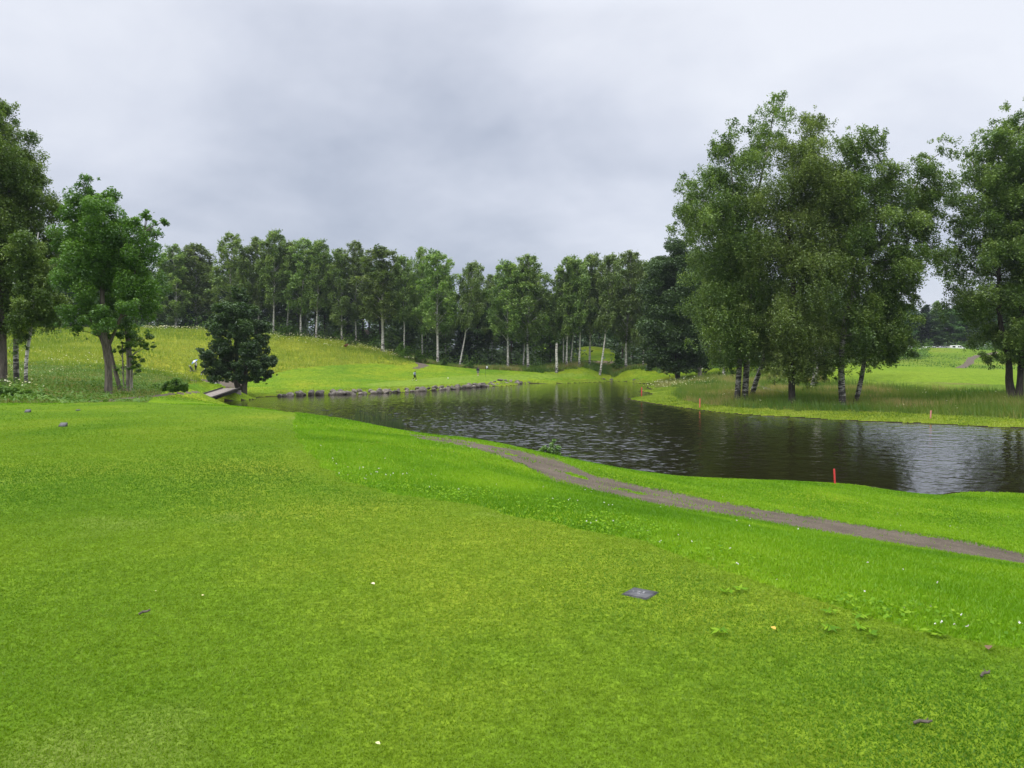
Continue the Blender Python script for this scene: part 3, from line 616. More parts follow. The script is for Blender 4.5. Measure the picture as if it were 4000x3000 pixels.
def crown_leaves(mb, cen, siz, n_leaf, ln, wd, mode='broad', wind=0.0, flat=0.65, hang=1.5):
    cen = np.asarray(cen); siz = np.asarray(siz); w = siz ** 1.8; w = w / w.sum(); nc = len(cen)
    ctint = rng.random(nc)
    if mode == 'birch':
        ns = max(20, n_leaf // 14); k = rng.choice(nc, ns, p=w)
        d = rng.normal(size=(ns, 3)); d /= np.linalg.norm(d, axis=1)[:, None]; d *= (rng.random(ns) ** 0.3)[:, None]; d[:, 2] = np.where(rng.random(ns) < .75, np.abs(d[:, 2]), d[:, 2]) * flat; stint = rng.random(ns)
        S = cen[k] + d * siz[k][:, None]; L = siz[k] * (0.35 + rng.random(ns) ** 1.5 * hang * 0.95); L = np.minimum(L, hang * 1.8)
        j = rng.integers(0, ns, n_leaf); t = rng.random(n_leaf) ** 0.8
        P = S[j].copy(); P[:, 2] -= t * L[j]; P[:, 0] += wind * t * t * L[j]; P += rng.normal(size=P.shape) * (0.05 + ln * 0.3)
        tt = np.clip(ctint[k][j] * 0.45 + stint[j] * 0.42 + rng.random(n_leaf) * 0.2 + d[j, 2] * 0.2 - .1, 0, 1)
        leaves(mb, P, ln, wd, 0.6, tt, axis=np.array([wind * 0.6, 0, -1.0]))
    else:
        k = rng.choice(nc, n_leaf, p=w); d = rng.normal(size=(n_leaf, 3)); d /= np.linalg.norm(d, axis=1)[:, None]; d *= (rng.random(n_leaf) ** 0.3)[:, None]
        d[:, 2] *= flat; P = cen[k] + d * siz[k][:, None]
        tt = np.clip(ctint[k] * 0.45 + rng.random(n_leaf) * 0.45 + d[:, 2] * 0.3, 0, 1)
        leaves(mb, P, ln, wd, 0.6, tt)

PROF = {'birch': ([0, .1, .3, .6, .82, .94, 1], [.5, .88, 1, .95, .74, .45, .15]), 'broad': ([0, .12, .4, .7, .9, 1], [.55, .9, 1, .85, .5, .15]),
        'cone': ([0, .08, .3, .6, .85, 1], [.6, 1, .78, .46, .2, .03]), 'slim': ([0, .2, .5, .8, 1], [.4, .9, 1, .6, .12]), 'pine': ([0, .2, .5, .8, 1], [.4, .8, 1, .85, .3])}
def generic(name, H, R, base, prof, n_cl, n_leaf, ln, wd, mode, leaf, bark_, r0, csz=0.3, hang=1.5, bend=0.0, trunk_top=0.93):
    """trunk and crown meshes of one kind of tree, standing at the origin"""
    path = [(0, 0, -0.6), (bend * 0.25, 0, H * 0.3), (bend * 0.1, rng.normal() * .2, H * 0.6), (rng.normal() * 0.3, rng.normal() * 0.3, H * trunk_top)]
    tm, Q_ = trunk_mb(path, r0); cen = []; siz = []
    ph = 0
    for i in range(n_cl):
        t = ((i + rng.random()) / n_cl) ** 0.85; rr = np.interp(t, *PROF[prof]) * R; ph += 2.4 + rng.normal() * 0.4
        q = rng.random() ** 0.5; lump = 0.75 + 0.4 * rng.random(); rad = rr * q * lump; z = H * (base + (1 - base) * t * 0.97)
        ax = np.interp(z, Q_[:, 2], Q_[:, 0]); ay = np.interp(z, Q_[:, 2], Q_[:, 1]); c = np.array([ax + rad * math.cos(ph), ay + rad * math.sin(ph), z])
        s = csz * R * (0.7 + 0.6 * rng.random()) * (0.55 + 0.45 * rr / R); cen.append(c); siz.append(s)
        if i % 2 == 0 and rad > 0.5:
            za = max(H * base * 0.8, z - rad * (1.0 if mode == 'birch' else 0.6)); limb(tm, (np.interp(za, Q_[:, 2], Q_[:, 0]), np.interp(za, Q_[:, 2], Q_[:, 1]), za), c, r0 * 0.28, 0.1)
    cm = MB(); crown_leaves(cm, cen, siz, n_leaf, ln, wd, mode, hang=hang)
    return tm.mesh('trunk', bark_, True), cm.mesh('crown', leaf)

birches = [generic('birch', 25, 4.0, b, 'birch', 85, 17000, 0.46, 0.24, 'birch', M['birch_leaf'], M['birch_bark'], 0.24, 0.27, 1.7, bend=bd) for b, bd in ((.12, 0), (.2, .8), (.25, -1), (.3, 0), (.38, 1.2), (.22, -.5), (.16, .6))]
broads = [generic('broad', 22, 5.0, b, 'broad', 70, 11000, 0.6, 0.38, 'broad', M['wood_leaf'], M['bark_dark'], 0.28, 0.3) for b in (.12, .2, .28, .16)]
brights = [generic('broad', 16, 4.5, .08, 'broad', 45, 5000, 0.5, 0.34, 'broad', M['bright_leaf'], M['bark_dark'], 0.2, 0.32)]
spruces = [generic('spruce', 20, 3.6, .06, 'cone', 110, 7000, 0.6, 0.2, 'broad', M['needle'], M['bark_dark'], 0.25, 0.26) for _ in range(2)]
pines = [generic('pine', 20, 3.4, .5, 'pine', 26, 4500, 0.5, 0.25, 'broad', M['needle'], M['bark_dark'], 0.25, 0.4)]
saplings = [generic('sapling', 6, 1.9, .04, 'cone', 40, 2200, 0.34, 0.2, 'broad', M['herb'], M['bark_dark'], 0.07, 0.34) for _ in range(2)]

def plant(kind, name, x, y, z, H, hw, H0, R0, label, cat='tree', group=None, lean=0.0, rz=None):
    tr, cr = kind
    o = empty(name, (x, y, z), label, cat, group)
    o.rotation_mode = 'XYZ'; s = hw / R0; o.scale = (s, s, H / H0); rz = rng.random() * 6.28 if rz is None else rz
    o.rotation_euler = (0, lean, 0) if lean else (0, 0, rz)
    for nm, me in (('trunk', tr), ('crown', cr)): link(bpy.data.objects.new(nm, me), o)
    return o

ORD = ['first', 'second', 'third', 'fourth', 'fifth', 'sixth', 'seventh', 'eighth']
# the row of birches along the edge of the wood: trunk u, distance, top v, drift of the top in pixels, crown half width in pixels, variant, label
FRONT = [
 (690, 196, 958, 0, 62, 0, 'leafy birch whose pale trunk stands on the hill crest right of the ash tree'),
 (770, 200, 948, 0, 60, 1, 'birch with a narrow open crown between the ash tree and the dark maple'),
 (905, 192, 911, 0, 72, 0, 'tall weeping birch rising right behind the dark maple by the bridge'),
 (1015, 194, 928, -10, 56, 5, 'slim birch just right of the dark maple top on the hill crest'),
 (1070, 192, 903, 8, 62, 3, 'tallest pointed birch of the row on the hill crest'),
 (1120, 195, 945, 15, 52, 4, 'birch with a straight grey trunk beside the tallest birch of the row'),
 (1176, 192, 934, 22, 62, 2, 'birch on the hill crest with its grey trunk leaning right'),
 (1236, 191, 940, 16, 62, 3, 'birch with a straight thin trunk just right of the leaning trunk on the crest'),
 (1336, 191, 972, -8, 62, 6, 'birch with a dark slanting trunk above the red shrub on the hill'),
 (1392, 193, 944, 4, 50, 2, 'birch with a rounded top left of the pale spreading birch'),
 (1496, 182, 966, 0, 84, 3, 'broad pale birch with a white trunk where the hill drops to the wood'),
 (1577, 180, 1000, 0, 46, 4, 'birch with a long bare grey trunk and a thin high crown'),
 (1650, 184, 968, 0, 50, 2, 'birch with two pointed tops left of the round birch at the path end'),
 (1710, 178, 981, 0, 72, 3, 'full round birch over the path end with a pale trunk'),
 (1793, 177, 1018, 66, 58, 4, 'birch leaning strongly right with a curved trunk behind the standing golfer'),
 (1984, 179, 1020, 0, 62, 3, 'birch behind the flag with a forked low trunk'),
 (2043, 181, 1030, 12, 50, 4, 'birch with a slightly leaning white trunk beside a thicker trunk right of the flag'),
 (2064, 179, 997, 6, 66, 2, 'tall birch with a thick white trunk left of the gap in the wood'),
 (2201, 182, 1060, 0, 44, 3, 'birch with a thin trunk right behind the snapped white trunk'),
 (2213, 180, 1003, 8, 62, 3, 'birch with a bright white trunk just right of the gap in the wood'),
 (2228, 182, 1040, 22, 48, 4, 'birch whose white trunk leans right beside the gap in the wood'),
 (2262, 180, 1012, -4, 52, 4, 'birch with a very straight thin white trunk left of the green bank'),
 (2303, 183, 994, 6, 58, 3, 'birch with a grey trunk in front of the green bank'),
 (2343, 178, 990, 50, 50, 4, 'birch with a long bare trunk leaning right at the sandy patch'),
 (2445, 181, 982, 22, 82, 2, 'broad pale birch with a low crown left of the dark oak'),
 (2512, 178, 1015, 0, 55, 1, 'birch half hidden behind the left side of the dark oak'),
 (2742, 172, 985, 0, 60, 2, 'birch with a white trunk between the dark oak and the big birch clump'),
 (2827, 142, 930, 0, 75, 3, 'grey trunked birch standing behind the left birch of the clump'),
]
for u, d, vt, dr, hwp, k, lab in FRONT:
    x, y, z = ground(u, d); zt_ = ZC + (1400 - vt) * d / F; H = zt_ - z
    plant(birches[k], 'birch_tree', x, y, z, H, hwp * rng.uniform(1.05, 1.4) * d / F, 25 * 0.985, 4.15, lab, 'birch', 'birches along the edge of the wood', lean=math.atan(dr * d / F / H))

# further back: each tree on its own, too deep in the wood to tell apart
SKY_U = [0, 240, 340, 610, 700, 770, 850, 904, 960, 1003, 1040, 1080, 1150, 1193, 1257, 1300, 1329, 1397, 1440, 1496, 1600, 1645, 1709, 1770, 1800, 1860, 1900, 1980, 2070, 2120, 2142, 2170, 2228, 2310, 2380, 2468, 2520, 2600, 2700, 2900, 3300, 3500]
SKY_V = [960, 960, 960, 940, 960, 955, 968, 935, 965, 950, 960, 930, 955, 945, 950, 985, 980, 955, 980, 975, 1005, 975, 990, 1070, 1120, 1040, 1060, 1030, 1010, 1080, 1165, 1080, 1010, 1000, 1005, 990, 1015, 960, 1000, 1050, 1150, 1200]
us = np.concatenate([np.linspace(-150, 2680, 46), np.linspace(-80, 2660, 34)]); k = 0
for i, u in enumerate(us):
    u = u + rng.normal() * 12
    if 2255 < u < 2380 or 2115 < u < 2168: continue
    fr = np.interp(u, [-9000, 200, 600, 1050, 1400, 1560, 1640, 1800, 2100, 2300, 2450, 2560, 2700], [205, 205, 190, 190, 190, 184, 182, 180, 182, 188, 188, 182, 180])
    d = fr + (10 if i < 46 else 26) + rng.random() * 10
    vt = np.interp(u, SKY_U, SKY_V) + 15 + abs(rng.normal()) * 45 + (20 if i >= 46 else 0)
    x, y, z = ground(u, d); H = ZC + (1400 - vt) * d / F - z
    if i % 7 == 3: plant(spruces[i % 2], 'spruce_tree', x, y, z, H * 0.8, 3.4, 20, 3.6, 'dark spruce standing in the wood behind the front birches', 'spruce', 'spruces inside the wood')
    elif i % 3 == 0: plant(birches[i % 7], 'birch_tree', x, y, z, H, 3.8, 25, 4.1, 'birch standing back in the wood behind the front row', 'birch', 'birches back in the wood')
    else: plant(broads[i % 4], 'broadleaf_tree', x, y, z, H, 4.6, 22, 5, 'leafy dark tree standing back in the wood behind the front birches', 'tree', 'leafy trees back in the wood')
for i, (u, d, vt, hw) in enumerate(((2262, 246, 1060, 5), (2300, 252, 1075, 5), (2340, 248, 1080, 5), (2378, 246, 1060, 5), (2320, 262, 1050, 5.5), (2110, 270, 1190, 5), (2150, 275, 1200, 5), (2185, 268, 1170, 5), (2225, 262, 1090, 5))):
    x, y, z = ground(u, d); plant(broads[i % 4], 'broadleaf_tree', x, y, z, ZC + (1400 - vt) * d / F - z, hw, 22, 5, 'leafy tree far behind the gap and the green bank in the wood', 'tree', 'trees behind the gap in the wood')
# right part of the wood, behind the birch clump
for i, u in enumerate(np.linspace(2690, 3470, 20)):
    d = 192 + (i % 3) * 14 + rng.random() * 8; x, y, z = ground(u, d); vt = np.interp(u, [2690, 3000, 3300, 3470], [1010, 1080, 1150, 1210]) + rng.random() * 60
    plant(broads[i % 4] if i % 3 else birches[i % 7], 'broadleaf_tree' if i % 3 else 'birch_tree', x, y, z, ZC + (1400 - vt) * d / F - z, 4.6, 22 if i % 3 else 25, 5 if i % 3 else 4.1,
          'leafy tree in the dark wood seen under the birch clump' if i % 3 else 'birch in the dark wood seen under the birch clump', 'tree', 'trees behind the birch clump')
# behind the car park
for i, (u, d, vt, hw) in enumerate(((3440, 262, 1180, 6), (3495, 272, 1195, 6), (3545, 280, 1200, 6), (3600, 282, 1212, 6), (3650, 284, 1222, 6), (3700, 284, 1218, 6), (3750, 286, 1215, 7), (3800, 286, 1195, 7), (3860, 288, 1190, 7), (3920, 288, 1180, 7), (3990, 286, 1170, 7), (4060, 284, 1170, 7), (3620, 300, 1200, 6), (3730, 302, 1205, 6), (3830, 304, 1180, 7))):
    x, y, z = ground(u, d)
    plant(spruces[i % 2] if i % 3 == 0 else broads[i % 4], 'spruce_tree' if i % 3 == 0 else 'broadleaf_tree', x, y, z, ZC + (1412 - vt) * d / F - z, hw, 20 if i % 3 == 0 else 22, 3.6 if i % 3 == 0 else 5, 'dark tree in the wood behind the parked cars', 'tree', 'trees behind the car park')
x, y, z = ground(3655, 292); plant(birches[5], 'birch_tree', x, y, z, ZC + 228 * 292 / F - z, 2.6, 25, 4, 'thin birch poking out above the wood behind the white van', 'birch')
x, y, z = ground(2136, 232); plant(brights[0], 'broadleaf_tree', x, y, z, ZC + (1400 - 1150) * 232 / F - z, 3.6, 16, 4.5, 'bright yellow green tree filling the gap in the wood', 'tree')
x, y, z = ground(2150, 196); plant(brights[0], 'broadleaf_tree', x, y, z, ZC + (1400 - 1235) * 196 / F - z, 4.4, 16, 4.5, 'low bright green tree at the foot of the gap in the wood', 'tree')
for u, d, vt, hw, kk, lab, nm in ((740, 196, 1195, 2.6, 0, 'young spruce with layered branches on the hill crest left of the dark maple', 'spruce_tree'), (275, 204, 1120, 4, 1, 'dark spruce seen between the left birches and the ash tree', 'spruce_tree'), (230, 206, 1090, 4, 0, 'dark spruce just right of the left birches', 'spruce_tree')):
    x, y, z = ground(u, d); plant(spruces[kk], nm, x, y, z, ZC + (1400 - vt) * d / F - z, hw, 20, 3.6, lab, 'spruce')
for u, d, vt, hw, lab in ((1372, 184, 1315, 1.8, 'small leafy bush below the glimpsed path on the hill edge'), (1560, 174, 1335, 1.9, 'upright green bush right of the white trunked birch'), (1580, 171, 1352, 2.2, 'light green bush below the bare grey trunk'), (1640, 172, 1370, 2.0, 'light green bush left of the path end birch'), (1735, 172, 1405, 1.6, 'low round bush right of the path end birch'), (1832, 168, 1412, 2.0, 'pale green shrub left of the standing golfer'), (2420, 182, 1385, 2.2, 'green bush beside the broad pale birch trunk'), (1120, 190, 1270, 2.2, 'small bush among the trunks on the hill crest')):
    x, y, z = ground(u, d); plant(saplings[int(u) % 2], 'bush', x, y, z, max(1.2, ZC + (1400 - vt) * d / F - z), hw, 6, 1.9, lab, 'bush')

# the near trees: crowns follow lumps read from the photo, each lump given depth
def special(name, label, cat, base, d, trunks, lumps, n_leaf, ln, wd, mode, leaf, bark_, wind=0.0, flat=0.7, hang=1.5, ncl=7, depth=0.55, group=None, limbs=True, grow=1.16):
    bx, by, bz = ground(base, d); o = empty(name, (bx, by, bz), label, cat, group); k = d / F
    tm = MB(); tops = []
    for tr in trunks:           # list of (u, v, radius) from the foot upwards
        P = []; R_t = []
        for i, (u, v, r) in enumerate(tr[:]):
            q = np.array(at(u, v, d=d)) - (bx, by, bz)
            if i == 0 and v > 1450: q[2] = -0.5
            q[1] += (i * 0.25 if i else 0) * rng.normal(); P.append(q); R_t.append(r)
        t = np.linspace(0, len(P) - 1, 4 * len(P)); P = np.array(P)
        Q_ = np.stack([np.interp(t, range(len(P)), P[:, c]) for c in range(3)], 1); Rr = np.interp(t, range(len(P)), R_t); Rr[0] *= 1.3 if tr[0][1] > 1450 else 1
        Q_[2:-2] = (Q_[:-4] + Q_[1:-3] + Q_[2:-2] + Q_[3:-1] + Q_[4:]) / 5
        tube(tm, Q_, Rr, 10); tops.append(Q_)
    L = np.array([(u, v, ru, rv) for u, v, ru, rv in lumps], float); cen = []; siz = []
    T = np.concatenate(tops)
    vb = L[:, 1]
    for u, v, ru, rv in L:
        near = L[np.abs(L[:, 1] - v) < 130]; half = max((near[:, 0] + near[:, 2]).max() - (near[:, 0] - near[:, 2]).min(), 2 * ru) / 2 * k
        for sgn in (-1, 1):
            yo = sgn * depth * half * rng.uniform(0.35, 1.0)
            c0 = np.array(at(u, v, d=d)) - (bx, by, bz); c0[1] += yo; ru, rv = ru * (grow if sgn < 0 else grow * .85), rv * (grow if sgn < 0 else grow * .85)
            for q in range(ncl):
                dv = rng.normal(size=3); dv /= np.linalg.norm(dv); dv *= rng.random() ** 0.4 * 0.8
                cen.append(c0 + dv * np.array([ru * k, min(ru, rv) * k, rv * k])); siz.append(min(ru, rv) * k * rng.uniform(0.32, 0.56))
            if limbs:
                below = T[(T[:, 2] < c0[2] - 0.3) & (T[:, 2] > c0[2] * .5)]
                a = below[np.argmin(np.linalg.norm((below - c0) * (1, 1, 0.6), axis=1))] if len(below) else T[len(T) // 3]
                limb(tm, a, c0, 0.025 + 0.012 * min(6, np.linalg.norm(c0 - a)), 0.05)
    for i in range(len(L)):
        for j in range(i):
            a, b = L[i], L[j]; ds = np.hypot(*(a[:2] - b[:2]))
            if ds < (a[2:].mean() + b[2:].mean()) * 1.25:
                for q in range(3):
                    t = rng.uniform(.25, .75); m_ = a * (1 - t) + b * t; c0 = np.array(at(m_[0] + rng.normal() * 10, m_[1] + rng.normal() * 10, d=d)) - (bx, by, bz)
                    c0[1] += rng.uniform(-1, 1) * depth * m_[2:].mean() * 1.5 * k; cen.append(c0); siz.append(min(a[2:].min(), b[2:].min()) * k * rng.uniform(.35, .6))
    for u, v, ru, rv in L:
        for q in range(6):
            a = rng.random() * 2 * PI; e = rng.uniform(.95, 1.3); c0 = np.array(at(u + math.cos(a) * ru * e, v - math.sin(a) * rv * e + rv * .1, d=d)) - (bx, by, bz)
            c0[1] += rng.normal() * depth * ru * k * .7; cen.append(c0); siz.append(min(ru, rv) * k * rng.uniform(.14, .26))
    link(bpy.data.objects.new('trunk', tm.mesh('trunk', bark_, True)), o)
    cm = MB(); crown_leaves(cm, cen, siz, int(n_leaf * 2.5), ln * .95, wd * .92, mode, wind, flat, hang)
    link(bpy.data.objects.new('crown', cm.mesh('crown', leaf)), o); return o

special('birch_tree', 'tall birch left in the far bank clump with twin pale trunks and wispy top', 'birch', 2890, 81,
        [[(2878, 1560, .33), (2893, 1350, .26), (2905, 1000, .2), (2960, 700, .12), (3030, 420, .04)], [(2908, 1562, .36), (2920, 1400, .3), (2935, 1100, .2), (2860, 800, .1), (2840, 580, .04)]],
        [(3040, 400, 28, 50), (3005, 500, 70, 80), (2830, 545, 45, 65), (2880, 660, 120, 130), (2740, 720, 75, 90), (2670, 800, 45, 80), (2760, 900, 110, 130), (2900, 880, 140, 160), (2800, 1080, 130, 140), (2940, 1110, 130, 140), (2770, 1230, 100, 90), (2900, 1270, 120, 110), (2850, 1350, 80, 60), (2940, 1370, 70, 50), (2830, 1410, 50, 35), (2960, 1000, 90, 90)],
        75000, 0.24, 0.13, 'birch', M['birch_near'], M['birch_rough'], wind=0.25, hang=1.6)
special('birch_tree', 'olive green birch in the middle of the clump with a single dark trunk', 'birch', 3094, 76,
        [[(3094, 1580, .36), (3090, 1400, .28), (3100, 1100, .22), (3060, 850, .14), (3170, 520, .04)], [(3098, 1250, .18), (3160, 1050, .14), (3190, 800, .06)]],
        [(3178, 480, 58, 60), (3110, 600, 95, 100), (3200, 680, 110, 110), (3060, 780, 120, 120), (3180, 880, 140, 140), (3050, 1000, 130, 130), (3180, 1100, 140, 130), (3050, 1230, 130, 100), (3160, 1310, 140, 110), (3100, 1420, 100, 60), (3060, 1350, 80, 80), (3190, 1420, 70, 45), (3130, 1470, 70, 28), (3230, 780, 80, 90), (3040, 1440, 50, 40)],
        75000, 0.22, 0.12, 'birch', M['birch_warm'], M['bark_dark'], wind=0.25, hang=1.5)
special('birch_tree', 'wide open crowned birch right in the clump with a grey trunk and bare dark limbs', 'birch', 3293, 75,
        [[(3293, 1590, .36), (3290, 1420, .29), (3320, 1200, .24), (3400, 980, .16), (3420, 700, .06)], [(3400, 990, .14), (3500, 880, .1), (3620, 640, .03)], [(3330, 1190, .16), (3330, 900, .12), (3350, 560, .04)]],
        [(3361, 540, 58, 60), (3320, 650, 110, 95), (3430, 690, 80, 75), (3640, 610, 40, 60), (3570, 710, 95, 80), (3645, 770, 65, 75), (3450, 850, 120, 90), (3600, 900, 80, 80), (3330, 900, 130, 130), (3500, 1050, 110, 90), (3380, 1150, 130, 110), (3540, 1150, 50, 90), (3350, 1290, 130, 100), (3480, 1290, 80, 70), (3310, 1390, 100, 55), (3620, 1010, 50, 50), (3270, 760, 70, 90), (3260, 1020, 70, 80), (3420, 960, 80, 60), (3250, 1430, 60, 40)],
        62000, 0.23, 0.13, 'birch', M['birch_near'], M['birch_rough'], wind=0.3, hang=1.2, grow=1.08)
special('birch_tree', 'grey birch leaning right out of the long grass beside the wide crowned birch', 'birch', 3335, 77,
        [[(3335, 1582, .26), (3362, 1480, .22), (3388, 1360, .2), (3410, 1150, .1), (3430, 1050, .04)]], [(3440, 1180, 70, 60), (3430, 1300, 80, 70), (3500, 1360, 55, 45), (3390, 1380, 50, 35)], 14000, 0.23, 0.13, 'birch', M['birch_near'], M['birch_rough'], hang=1.2)
special('birch_tree', 'dark trunk leaning right just behind the twin trunks of the clump', 'birch', 2930, 88,
        [[(2932, 1537, .32), (2958, 1470, .27), (2985, 1410, .25), (3010, 1200, .14), (3020, 1050, .04)]], [(3010, 1150, 70, 70), (2990, 1250, 80, 70), (3030, 1330, 60, 45)], 14000, 0.24, 0.13, 'birch', M['birch_near'], M['birch_rough'], hang=1.3)
special('birch_tree', 'white barked birch leaning right between the dark trunk and the grey trunk of the clump', 'birch', 3175, 112,
        [[(3172, 1516, .38), (3195, 1400, .32), (3213, 1290, .28), (3240, 1100, .14), (3250, 950, .05)]], [(3240, 1000, 80, 80), (3230, 1130, 90, 90), (3250, 1260, 80, 70)], 14000, 0.3, 0.16, 'birch', M['birch_near'], M['birch_bark'], hang=1.5)
special('birch_tree', 'large dense birch at the right edge with a forked trunk above rusty grass', 'birch', 3972, 75,
        [[(3968, 1566, .46), (3955, 1500, .36), (3925, 1415, .27), (3900, 1250, .2), (3880, 900, .12), (3850, 580, .04)], [(3978, 1560, .4), (3982, 1480, .3), (3985, 1400, .26), (4000, 1100, .2), (4000, 700, .1), (3990, 500, .04)]],
        [(3850, 560, 60, 55), (3985, 480, 85, 75), (3900, 680, 130, 120), (3805, 720, 75, 100), (4050, 650, 150, 160), (3790, 860, 65, 85), (3930, 880, 140, 130), (3760, 1010, 60, 70), (3880, 1060, 130, 120), (4050, 950, 150, 190), (3780, 1180, 90, 85), (3950, 1230, 140, 110), (3890, 1320, 75, 65), (4050, 1250, 130, 140), (3990, 1390, 80, 45), (4150, 700, 150, 250), (4150, 1150, 150, 200), (3890, 1395, 30, 30)],
        95000, 0.24, 0.13, 'birch', M['birch_near'], M['bark_dark'], wind=0.2, hang=1.1, grow=1.08)
special('birch_tree', 'tall birch by the tee with a rough grey trunk second from the left edge', 'birch', 66, 56,
        [[(66, 1512, .2), (66, 1350, .17), (64, 1100, .14), (50, 800, .09), (20, 480, .03)]],
        [(0, 440, 50, 60), (50, 570, 80, 90), (90, 660, 75, 70), (60, 740, 120, 110), (165, 790, 55, 65), (100, 890, 130, 110), (185, 950, 45, 90), (60, 1050, 150, 110), (150, 1120, 75, 90), (60, 1190, 110, 75), (165, 1230, 50, 50), (-40, 800, 100, 200)],
        60000, 0.17, 0.095, 'birch', M['birch_near'], M['birch_rough'], hang=1.6)
special('birch_tree', 'birch cut by the left edge with a thick dark trunk', 'birch', 8, 54,
        [[(8, 1502, .3), (2, 1380, .24), (-12, 1100, .2), (-40, 700, .1), (-40, 400, .03)]],
        [(-60, 450, 60, 70), (-80, 650, 140, 140), (-100, 900, 160, 160), (-60, 1120, 130, 120), (-180, 800, 120, 200), (-30, 1250, 80, 60)], 36000, 0.17, 0.095, 'birch', M['birch_near'], M['bark'], hang=1.5)
special('birch_tree', 'slender white birch trunk nearest to the tee at the left', 'birch', 102, 52,
        [[(102, 1522, .12), (98, 1400, .11), (103, 1260, .1), (110, 1050, .07), (120, 900, .03)]], [(120, 960, 60, 60), (135, 1080, 75, 70), (160, 1190, 65, 60), (100, 1240, 60, 45), (80, 1300, 25, 60)], 16000, 0.16, 0.09, 'birch', M['birch_near'], M['birch_bark'], hang=1.3)
special('ash_tree', 'bright green ash tree with a split brown trunk left of the bridge', 'ash', 430, 48,
        [[(421, 1545, .26), (424, 1430, .2), (420, 1300, .17), (410, 1100, .12), (390, 760, .03)], [(412, 1400, .11), (398, 1350, .1), (370, 1305, .08), (320, 1150, .05), (290, 900, .02)], [(426, 1350, .1), (520, 1150, .07), (590, 860, .02)]],
        [(388, 745, 38, 45), (340, 825, 80, 65), (420, 850, 85, 75), (560, 885, 50, 40), (603, 850, 22, 22), (290, 950, 70, 80), (400, 980, 120, 100), (530, 980, 90, 85), (290, 1090, 75, 75), (430, 1110, 130, 90), (550, 1110, 75, 85), (330, 1220, 95, 60), (450, 1250, 110, 60), (560, 1210, 45, 50), (270, 850, 35, 40), (330, 1290, 50, 25), (370, 800, 45, 50)],
        38000, 0.17, 0.085, 'broad', M['ash_leaf'], M['bark'], flat=0.95, ncl=9, grow=1.04)
special('ash_tree', 'leaning brown stem right behind the split ash trunk', 'ash', 478, 51,
        [[(478, 1530, .15), (455, 1450, .12), (436, 1390, .1), (410, 1250, .06)]], [(400, 1240, 45, 35), (440, 1180, 50, 50)], 3500, 0.17, 0.085, 'broad', M['ash_leaf'], M['bark'])
special('dead_topped_tree', 'twin thin grey trunks with bare snags and leafy shoots right of the ash', 'tree', 505, 51,
        [[(496, 1528, .12), (492, 1400, .1), (490, 1250, .08), (486, 1180, .03)], [(513, 1526, .1), (508, 1350, .08), (505, 1220, .06), (503, 1170, .02)], [(484, 1520, .05), (484, 1340, .04)]],
        [(540, 1330, 50, 32), (470, 1310, 35, 25), (530, 1410, 18, 25), (530, 1440, 16, 18), (470, 1430, 12, 20), (575, 1350, 25, 14), (470, 1370, 15, 18)], 2600, 0.14, 0.07, 'broad', M['ash_leaf'], M['dead_wood'], ncl=4)
special('maple_tree', 'rounded dark green maple with a forked trunk at the pond beside the footbridge', 'maple', 943, 100,
        [[(936, 1545, .5), (932, 1510, .42), (922, 1480, .32), (925, 1380, .2), (930, 1200, .05)], [(950, 1545, .5), (956, 1500, .38), (960, 1470, .3), (965, 1380, .18), (960, 1250, .05)]],
        [(940, 1160, 26, 32), (900, 1225, 50, 45), (965, 1225, 55, 45), (885, 1290, 70, 45), (985, 1295, 60, 55), (930, 1360, 110, 50), (1010, 1365, 48, 40), (850, 1385, 35, 35), (870, 1430, 75, 38), (990, 1425, 70, 38), (1040, 1415, 28, 30), (930, 1465, 90, 25), (852, 1462, 36, 24), (1030, 1458, 34, 24), (880, 1480, 55, 18), (990, 1482, 55, 18), (935, 1132, 14, 20)],
        30000, 0.27, 0.19, 'broad', M['maple_leaf'], M['bark'], flat=0.85, ncl=10, depth=0.8, grow=1.0)
special('oak_tree', 'dark dense oak with branches down to the ground at the end of the pond', 'oak', 2648, 150,
        [[(2648, 1466, .5), (2646, 1400, .42), (2640, 1200, .25), (2640, 1000, .05)]],
        [(2640, 965, 45, 40), (2590, 1050, 60, 60), (2680, 1040, 70, 70), (2565, 1150, 55, 70), (2660, 1150, 90, 80), (2580, 1270, 80, 70), (2690, 1270, 80, 70), (2620, 1360, 100, 50), (2555, 1395, 45, 40), (2720, 1375, 65, 50), (2650, 1430, 90, 26), (2590, 1430, 50, 22), (2710, 1435, 50, 20), (2650, 1452, 60, 12), (2600, 1330, 90, 60), (2680, 1340, 80, 60)],
        46000, 0.42, 0.28, 'broad', M['dark_leaf'], M['bark_dark'], flat=0.8, ncl=11, depth=0.8, grow=1.2)

# a snapped birch trunk and two stumps
def snag(name, label, cat, u, d, vt, r, m, jag=0.5):
    x, y, z = ground(u, d); h_ = ZC + (1400 - vt) * d / F - z; mb = MB()
    tube(mb, [(0, 0, -.4), (0.05, 0, h_ * .3), (-.04, 0, h_ * .7), (0, 0, h_ - jag)], [r * 1.2, r, r * .9, r * .85], 10)
    for k_ in range(6):
        a = k_ * 1.05; c = np.array([math.cos(a), math.sin(a)]) * r * .5; hh_ = jag * rng.uniform(.3, 1.1)
        mb.add([(c[0] - .1 * r, c[1] - .3 * r, h_ - jag - .02), (c[0] + .3 * r, c[1], h_ - jag - .02), (c[0] - .2 * r, c[1] + .3 * r, h_ - jag - .02), (c[0], c[1], h_ - jag + hh_)], [(0, 1, 3), (1, 2, 3), (2, 0, 3)])
    o = mb.build(name, m, smooth=True); o.location = (x, y, z); return tag(o, label, cat)
snag('broken_birch_trunk', 'snapped white birch trunk without a crown left of the bright white trunks', 'tree trunk', 2174, 176, 1338, .3, M['birch_bark'])
